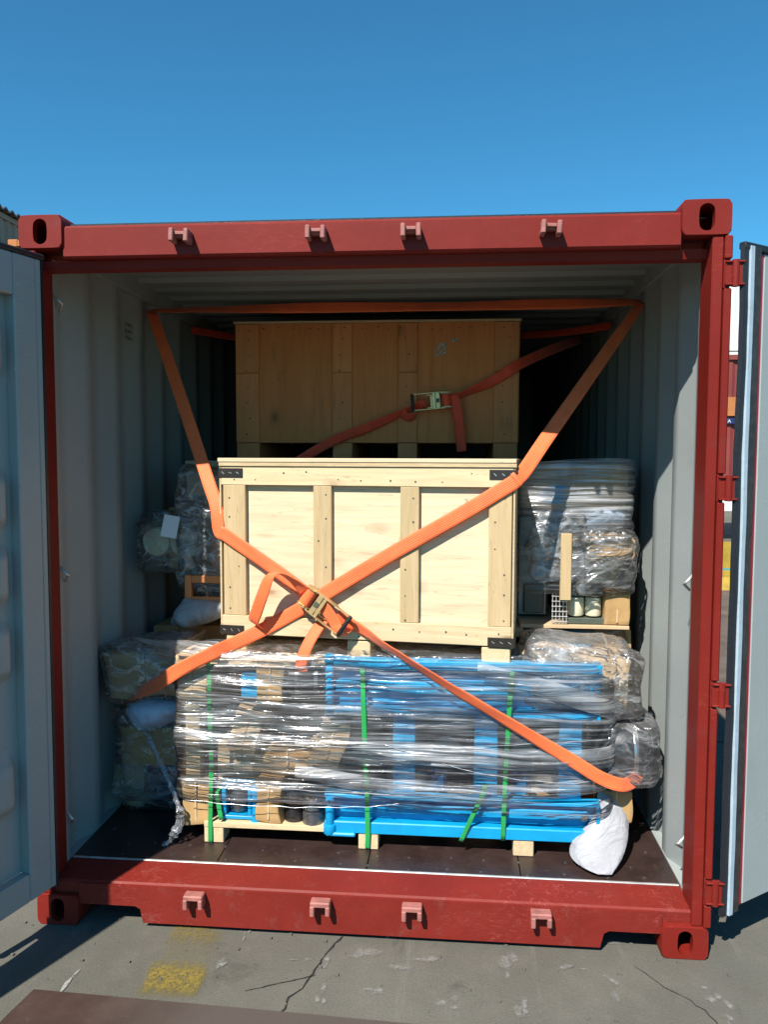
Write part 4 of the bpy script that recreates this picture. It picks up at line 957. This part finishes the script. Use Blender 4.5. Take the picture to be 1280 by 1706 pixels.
# ================================================================== ORANGE RATCHET STRAP
OS = empty('ratchet_strap', (0, .40, 1.1)); tag(OS, 'bright orange ratchet strap crossing the front of the sunlit crate', 'ratchet strap')
def rb(name, pts, wd, w=.058, mat='orange', parent=None, n=10, straight=False, wob=.0025, th=.003):
    par = parent or OS; inv = Vector(par.location) if par is OS else Vector((0, 0, 0))
    return ribbon(name, [Vector(p)-inv for p in pts], wd, w, th, mat, par, n, straight, random.random()*9, wob)
ca, sa = math.cos(R(-6.6)), math.sin(R(-6.6))
def cf(u, z_, off=-.006):          # point on the crate's front: u along the face, z up from its base
    return (-.044+u*ca-off*sa, .420+u*sa+off*ca, .918+z_)
def across(a_, b_):                # direction across a band lying on the crate front
    t = (Vector(b_)-Vector(a_)).normalized(); n = Vector((sa, -ca, 0)); return t.cross(n)
# B: lower left -> across the crate -> upper right anchor
pB = [(-1.13, .60, .675), (-1.058, .50, .72), (-.884, .36, .817), (-.764, .308, .896), (-.642, .313, .959), cf(-.525, .062, -.085), cf(-.445, .100, -.02), cf(-.392, .128), cf(-.262, .203), cf(-.159, .269), cf(.09, .424), cf(.424, .622), cf(.56, .707), cf(.600, .733, -.006), cf(.614, .748, -.004), (.600, .386, 1.702), (.709, .51, 1.85), (1.012, .84, 2.248), (1.163, 1.005, 2.446)]
wB = []
for i in range(len(pB)):
    t = (Vector(pB[min(i+1, len(pB)-1)])-Vector(pB[max(i-1, 0)])).normalized(); wB.append(t.cross(Vector((sa, -ca, 0))).normalized())
s0 = wB[9]
if s0.z < 0: wB = [-w for w in wB]
wB[0] = Vector((.0, .9, .25)); wB[1] = Vector((-.1, .8, .4)); wB[2] = Vector((-.3, .45, .7)); wB[3] = Vector((-.45, -.05, .85)); wB[4] = Vector((-.5, -.12, .85))
wB[-5] = wB[-6].copy(); wB[-4] = Vector((-.6, .15, .7)); wB[-3] = Vector((-.62, .3, .55)); wB[-2] = Vector((-.55, .5, .4)); wB[-1] = Vector((-.3, .8, .3))
rb('lower_webbing', pB, wB, n=10)
# A: left anchor -> crate edge -> ratchet
pA = [(-1.163, 1.10, 2.455), (-1.02, .93, 2.20), (-.86, .735, 1.905), (-.72, .565, 1.64), (-.668, .502, 1.54), cf(-.612, .520, -.004), cf(-.586, .505, -.006), cf(-.50, .450, -.006), cf(-.416, .397, -.007), cf(-.313, .333, -.014), cf(-.225, .276, -.03)]
_ax = across(cf(-.60, .515), cf(-.31, .333))
if _ax.x < 0: _ax = -_ax
wA = [Vector((.35, .6, .3)), Vector((.5, .45, .3)), Vector((.7, .25, .38)), Vector((.8, .12, .42)), Vector((.8, .08, .5)), _ax, _ax, _ax, _ax, _ax, _ax]
rb('upper_webbing', pA, wA, .055)
# C: ratchet -> lower right
pC = [cf(-.10, .19, -.03), cf(-.05, .160, -.022), cf(.016, .127, -.022), (.052, .342, 1.005), (.173, .305, .941), (.313, .300, .856), (.545, .298, .722), (.776, .298, .588), (.892, .303, .518), (.975, .322, .484), (1.025, .37, .476), (1.08, .45, .480)]
wC = [Vector((.5, -.1, .85)), Vector((.5, -.2, .8)), Vector((.35, -.5, .7)), Vector((.25, -.72, .6)), Vector((.25, -.72, .6)), Vector((.25, -.6, .7)), Vector((.3, -.4, .8)), Vector((.38, -.05, .85)), Vector((.4, .1, .85)), Vector((.3, .35, .7)), Vector((.0, .5, .55)), Vector((0, .5, .5))]
rb('tail_webbing', pC, wC, .052)
# top run between the two wall anchors
pT = [(-1.163, 1.10, 2.458), (-.8, 1.055, 2.452), (-.3, 1.02, 2.448), (.3, 1.01, 2.444), (.8, 1.005, 2.448), (1.163, 1.005, 2.45)]
wT = [Vector((0, .8, .35)), Vector((0, .7, .6)), Vector((0, .35, .9)), Vector((0, .55, .75)), Vector((0, .4, .85)), Vector((0, .75, .5))]
rb('top_webbing', pT, wT, .056)
# loose loop and hanging end at the ratchet
pL = [cf(-.225, .285, -.05), cf(-.265, .330, -.075), cf(-.32, .360, -.088), cf(-.365, .335, -.088), cf(-.395, .27, -.078), cf(-.425, .20, -.066), cf(-.445, .155, -.05), cf(-.43, .122, -.014)]
rb('loose_loop', pL, [Vector((.5, -.3, .6)), Vector((.55, -.6, .3)), Vector((.5, -.75, .1)), Vector((.75, -.5, -.1)), Vector((.9, -.3, -.1)), Vector((.9, -.2, -.2)), Vector((.85, -.3, -.3)), Vector((.8, -.2, -.4))], .052)
pE = [cf(-.140, .215, -.016), cf(-.160, .165, -.022), cf(-.185, .12, -.055), cf(-.21, .067, -.080), cf(-.228, .005, -.092), cf(-.224, -.030, -.095)]
rb('hanging_end', pE, [Vector((.9, -.3, .25)), Vector((.92, -.2, .1)), Vector((.95, -.2, -.05)), Vector((.97, -.2, .1)), Vector((.97, -.2, .15)), Vector((.95, -.25, .1))], .050)
pE2 = [cf(-.158, .238, -.050), cf(-.130, .205, -.048), cf(-.100, .160, -.046), cf(-.085, .128, -.050), cf(-.060, .115, -.03), cf(-.035, .130, -.018)]
rb('loose_loop', pE2, [Vector((.8, -.3, .4)), Vector((.85, -.2, .3)), Vector((.9, -.3, .2)), Vector((.75, -.4, .5)), Vector((.7, -.5, .5)), Vector((.6, -.5, .6))], .050)
def ratchet(parent, T, scale=1.0, web='orange'):
    S = T @ Matrix.Scale(scale, 4)
    body = MB()
    for y_ in (-.037, .037):
        body.prism([(-.060, 0), (.075, -.004), (.085, .006), (.070, .022), (.0, .026), (-.035, .046), (-.062, .036)], 'y', y_-.002, y_+.002)
    body.box(-.01, .05, -.035, .035, .002, .006, .001)
    bo = body.build('ratchet', 'zinc', parent, False, S)
    MB().cyl((-.042, -.033, .026), (-.042, .033, .026), .026, seg=26).build('spool', web, bo, 'auto', S)
    mb = MB()
    for y_ in (-.042, .042):
        mb = MB(); mb.cyl((-.042, y_-.002, .026), (-.042, y_+.002, .026), .028, seg=12)
        for k in range(10): 
            a_ = 2*PI*k/10; mb.box(-.042+.026*math.cos(a_)-.004, -.042+.026*math.cos(a_)+.004, y_-.0022, y_+.0022, .026+.026*math.sin(a_)-.004, .026+.026*math.sin(a_)+.004)
        mb.build('ratchet_wheel', 'zinc', bo, False, S)
    mb = MB()
    for sy in (-1, 1):
        mb.prism([(-.05, .03), (-.035, .045), (.03, .055), (.155, .060), (.155, .046), (.03, .038), (-.03, .022)], 'y', sy*.0465-.0018, sy*.0465+.0018)
    mb.box(.02, .034, -.045, .045, .044, .052, .001); mb.box(-.006, .016, -.045, .045, .047, .052, .001)
    mb.build('handle', 'zinc', bo, False, S)
    MB().cyl((.152, -.050, .053), (.152, .050, .053), .0095, seg=16, bev=.002).build('grip', 'black', bo, 'auto', S)
    MB().box(-.004, .014, -.012, .012, .0522, .0532).build('plate', 'olive', bo, False, S)
    return bo
n_f = Vector((sa, -ca, 0)); A_, B_ = Vector(cf(-.213, .262)), Vector(cf(-.076, .168))
tx = (B_-A_).normalized(); ty = n_f.cross(tx)
Tm = Matrix((tx, ty, n_f)).transposed().to_4x4(); Tm.translation = Vector(cf(-.180, .239, -.012))-Vector(OS.location)
ratchet(OS, Tm, 0.97)

# second strap on the brown crate behind
RS = empty('ratchet_strap', (0, 1.28, 2.0)); tag(RS, 'dark red ratchet strap hanging across the shaded brown crate', 'ratchet strap')
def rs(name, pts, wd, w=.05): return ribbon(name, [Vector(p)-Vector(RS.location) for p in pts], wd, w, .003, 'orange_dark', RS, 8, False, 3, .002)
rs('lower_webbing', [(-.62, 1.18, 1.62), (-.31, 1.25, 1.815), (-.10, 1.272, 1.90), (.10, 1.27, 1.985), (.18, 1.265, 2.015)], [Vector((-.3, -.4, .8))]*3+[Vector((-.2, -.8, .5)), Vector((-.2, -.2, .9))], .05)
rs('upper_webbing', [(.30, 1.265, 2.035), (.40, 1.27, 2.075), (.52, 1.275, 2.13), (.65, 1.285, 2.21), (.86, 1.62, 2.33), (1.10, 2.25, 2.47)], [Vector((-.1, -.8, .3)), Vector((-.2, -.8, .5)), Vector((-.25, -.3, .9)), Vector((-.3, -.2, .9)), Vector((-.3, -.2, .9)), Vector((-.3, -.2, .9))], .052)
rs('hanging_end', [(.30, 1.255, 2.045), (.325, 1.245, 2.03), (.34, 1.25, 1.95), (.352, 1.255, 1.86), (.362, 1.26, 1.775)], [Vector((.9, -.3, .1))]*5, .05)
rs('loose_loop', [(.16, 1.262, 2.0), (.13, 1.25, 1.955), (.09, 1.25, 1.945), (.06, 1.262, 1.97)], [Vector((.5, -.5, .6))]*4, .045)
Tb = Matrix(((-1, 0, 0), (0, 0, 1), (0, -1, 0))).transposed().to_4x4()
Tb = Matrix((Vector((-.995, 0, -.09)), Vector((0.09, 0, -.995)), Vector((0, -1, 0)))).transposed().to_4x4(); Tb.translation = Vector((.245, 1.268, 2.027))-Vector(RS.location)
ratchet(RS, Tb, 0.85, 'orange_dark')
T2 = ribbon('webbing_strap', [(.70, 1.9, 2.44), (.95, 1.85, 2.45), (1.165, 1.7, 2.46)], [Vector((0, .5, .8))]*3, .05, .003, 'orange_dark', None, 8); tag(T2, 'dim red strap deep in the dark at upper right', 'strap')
T3 = ribbon('webbing_strap', [(-1.165, 1.7, 2.46), (-.95, 1.85, 2.44), (-.80, 1.9, 2.43)], [Vector((0, .5, .8))]*3, .05, .003, 'orange_dark', None, 8); tag(T3, 'dim red strap deep in the dark at upper left', 'strap')

# ================================================================== STEEL PLATE ON THE GROUND
def plate_mat():
    mt, nt, p = newmat('rusty_plate'); v = coords(nt)
    n1 = noise_(nt, v, 5, 8, 0.7); n2 = noise_(nt, v, 40, 6, .7)
    c = ramp(nt, n1, [(0.3, (0.030, 0.016, 0.012)), (0.55, (0.046, 0.024, 0.017)), (0.8, (0.07, 0.042, 0.032))])
    sx = nd(nt, 'ShaderNodeSeparateXYZ'); nt.links.new(v, sx.inputs[0])
    dust = ramp(nt, mth(nt, 'ADD', sx.outputs[0], mth(nt, 'MULTIPLY', n1, .25)), [(0.30, G(0)), (0.75, G(0.85))])
    c = mixc(nt, dust, c, (0.080, 0.066, 0.056))
    c = mixc(nt, ramp(nt, n2, [(0.6, G(0)), (0.75, G(.5))]), c, (0.10, 0.075, 0.06))
    nt.links.new(c, p.inputs['Base Color']); p.inputs['Roughness'].default_value = .7; bump(nt, p, n2, .3, .004); return mt
SPL = MB().prism([(0, 0), (.82, -.03), (2.0, -.08), (2.0, -1.3), (-.16, -1.3), (-.02, -.12)], 'z', 0, .012).build('steel_plate', plate_mat())
SPL.location = (-1.03, -.368, .002); tag(SPL, 'rusty brown steel plate lying on the concrete in the foreground', 'plate')

# ================================================================== BACKGROUND
def clad(name, col, pitch, axis_scale):
    return paint(name, col, .6, .15, .8, dirt=tuple(x*.6 for x in col), dirt_amt=.5)
M['shed'] = clad('green_grey_cladding', (0.16, 0.20, 0.17), .2, 1)
M['bg_red'] = paint('far_red_paint', (0.20, 0.035, 0.028), .55, .2, .8)
M['bg_white'] = paint('far_white_paint', (0.66, 0.67, 0.64), .55, .08, .8)
M['bg_orange'] = paint('far_orange_paint', (0.42, 0.15, 0.04), .55, .2, .8)
M['bg_navy'] = paint('far_navy_paint', (0.01, 0.02, 0.10), .5, .2, .8, dirt_amt=0)
M['bg_yellow'] = paint('worn_yellow_barrier', (0.30, 0.20, 0.02), .7, .3, 4, dirt=(.07, .05, .04), dirt_amt=1.0)
M['teal'] = paint('teal_paint', (0.05, 0.22, 0.22), .7, .3, 4)
def corr_box(name, mat, x0, x1, y0, y1, z0, z1, parent, pitch=.28, dep=.035):
    mb = MB(); pts = []
    def side_(a, b):
        a, b = Vector(a), Vector(b); d = (b-a); L = d.length; d.normalize(); nn = Vector((d.y, -d.x)); k = int(L/pitch)
        for i in range(k):
            for f_, o_ in ((0, 0), (.25, 0), (.5, -dep), (.75, -dep)): q = a+d*((i+f_)*L/k)+nn*o_; pts.append((q.x, q.y))
    side_((x0, y0), (x1, y0)); side_((x1, y0), (x1, y1)); side_((x1, y1), (x0, y1)); side_((x0, y1), (x0, y0))
    mb.prism(pts, 'z', z0, z1); return mb.build(name, mat, parent)
def far_container(x, y, z, w, l, mat, label, group='containers stacked in the yard behind'):
    o = empty('shipping_container', (x, y, z)); h = 2.59
    corr_box('body', mat, .05, w-.05, .05, l-.05, .12, h-.10, o)
    for zz in (0, h-.118):
        for xx in (0, w-.162):
            for yy in (0, l-.178): MB().box(xx, xx+.162, yy, yy+.178, zz, zz+.118, .01).build('corner_casting', mat, o)
    for z0, z1 in ((.02, .12), (h-.10, h-.01)):
        MB().box(.162, w-.162, .01, .06, z0, z1).build('rail', mat, o); MB().box(.02, .07, .178, l-.178, z0, z1).build('rail', mat, o); MB().box(w-.07, w-.02, .178, l-.178, z0, z1).build('rail', mat, o)
    for xx in (0.01, w-.10):
        MB().box(xx, xx+.09, .012, .09, .118, h-.118).build('post', mat, o)
    MB().box(.06, w-.06, .06, l-.06, h-.06, h-.03).build('roof_panel', mat, o)
    return tag(o, label, 'container', group)
rc = far_container(3.3, 14, 1.25, 6.06, 2.44, 'bg_red', 'red shipping container raised behind, seen between post and right door')
MB().box(.3, 5.7, .010, .046, 1.36, 1.74).build('orange_band', 'bg_orange', rc)
sg = MB().box(2.45, 3.2, -.004, .0085, 1.20, 1.31).build('sign_panel', 'bg_navy', rc)
tcu = bpy.data.curves.new('lettering', 'FONT'); tcu.body = 'BEA'; tcu.size = .10; tcu.extrude = .002
to = bpy.data.objects.new('lettering', tcu); C.objects.link(to); dg = bpy.context.evaluated_depsgraph_get()
tme = bpy.data.meshes.new_from_object(to.evaluated_get(dg)); bpy.data.objects.remove(to); tme.materials.clear()
lt = link('lettering', tme, 'bg_white', sg); lt.location = (2.49, -.010, 1.22); lt.rotation_euler = (PI/2, 0, 0)
ch = empty('trailer_chassis', (3.3, 14, 0)); tag(ch, 'dark trailer chassis under the raised red container behind', 'trailer')
MB().box(.1, 5.9, .3, 2.1, 1.0, 1.22, .01).build('frame', 'black', ch)
for xx in (.9, 2.0, 4.8):
    for yy in (.3, 2.05): 
        w = MB().cyl((xx, yy-.14, .5), (xx, yy+.14, .5), .5, seg=32, bev=.04).build('wheel', 'rubber', ch, 'auto'); MB().cyl((xx, yy-.16, .5), (xx, yy-.141, .5), .26, seg=24).build('rim', 'bg_white', w, 'auto')
far_container(6.4, 24, 2.6, 6.06, 2.44, 'bg_white', 'white shipping container in the middle tier, far behind right')
far_container(6.4, 24, 0, 6.06, 2.44, 'bg_white', 'pale shipping container on the ground, far behind right')
far_container(6.4, 24, 5.2, 6.06, 2.44, 'bg_white', 'white shipping container topmost of far stack behind right')
far_container(-6.78, 9.6, 2.6, 6.06, 2.44, 'bg_orange', 'orange shipping container just showing beside the left corner casting')
far_container(-6.78, 9.6, 0, 6.06, 2.44, 'bg_red', 'red shipping container under the orange one behind left')
bar = empty('yellow_barrier', (3.2, 8.0, 0)); tag(bar, 'worn yellow kerb barrier on the ground between post and right door', 'barrier')
mb = MB(); mb.prism([(0, 0), (.5, 0), (.36, .16), (.32, .62), (.18, .62), (.14, .16)], 'x', 0, 2.6)
mb.build('block', 'bg_yellow', bar)
MB().box(.2, 2.4, .148, .16, .18, .28).build('stripe', 'teal', bar)
dirt = paint('brown_dirt', (0.10, 0.075, 0.058), .9, .35, 3, dirt=(.16, .12, .1), dirt_amt=.6, bstr=.4)
pydata('dirt_strip', [(1.35, 2.2, .004), (7, 2.2, .004), (9, 12, .004), (1.35, 12, .004)], [(0, 1, 2, 3)], dirt, ground)
shed = empty('metal_shed', (-7.35, 3.0, 0)); tag(shed, 'green-grey corrugated metal shed at the far left edge', 'building')
corr_box('wall', 'shed', -9, 0, 0, 8.3, 0, 5.86, shed, .22, .03)
mb = MB(); top = []
for k in range(44):
    x_ = -.3+k*.2; top += [(x_, 0.0), (x_+.05, .045), (x_+.10, .045), (x_+.15, 0.0)]
prof = [(a_, 5.90+b_) for a_, b_ in top]+[(a_, 5.875+b_) for a_, b_ in top[::-1]]
mb.prism([(q[0], q[1]) for q in prof], 'x', -9.2, .12); mb.build('roof', 'steel', shed)
MB().box(-9.1, .02, -.05, 8.35, 5.78, 5.868).build('eave_board', 'shed', shed)
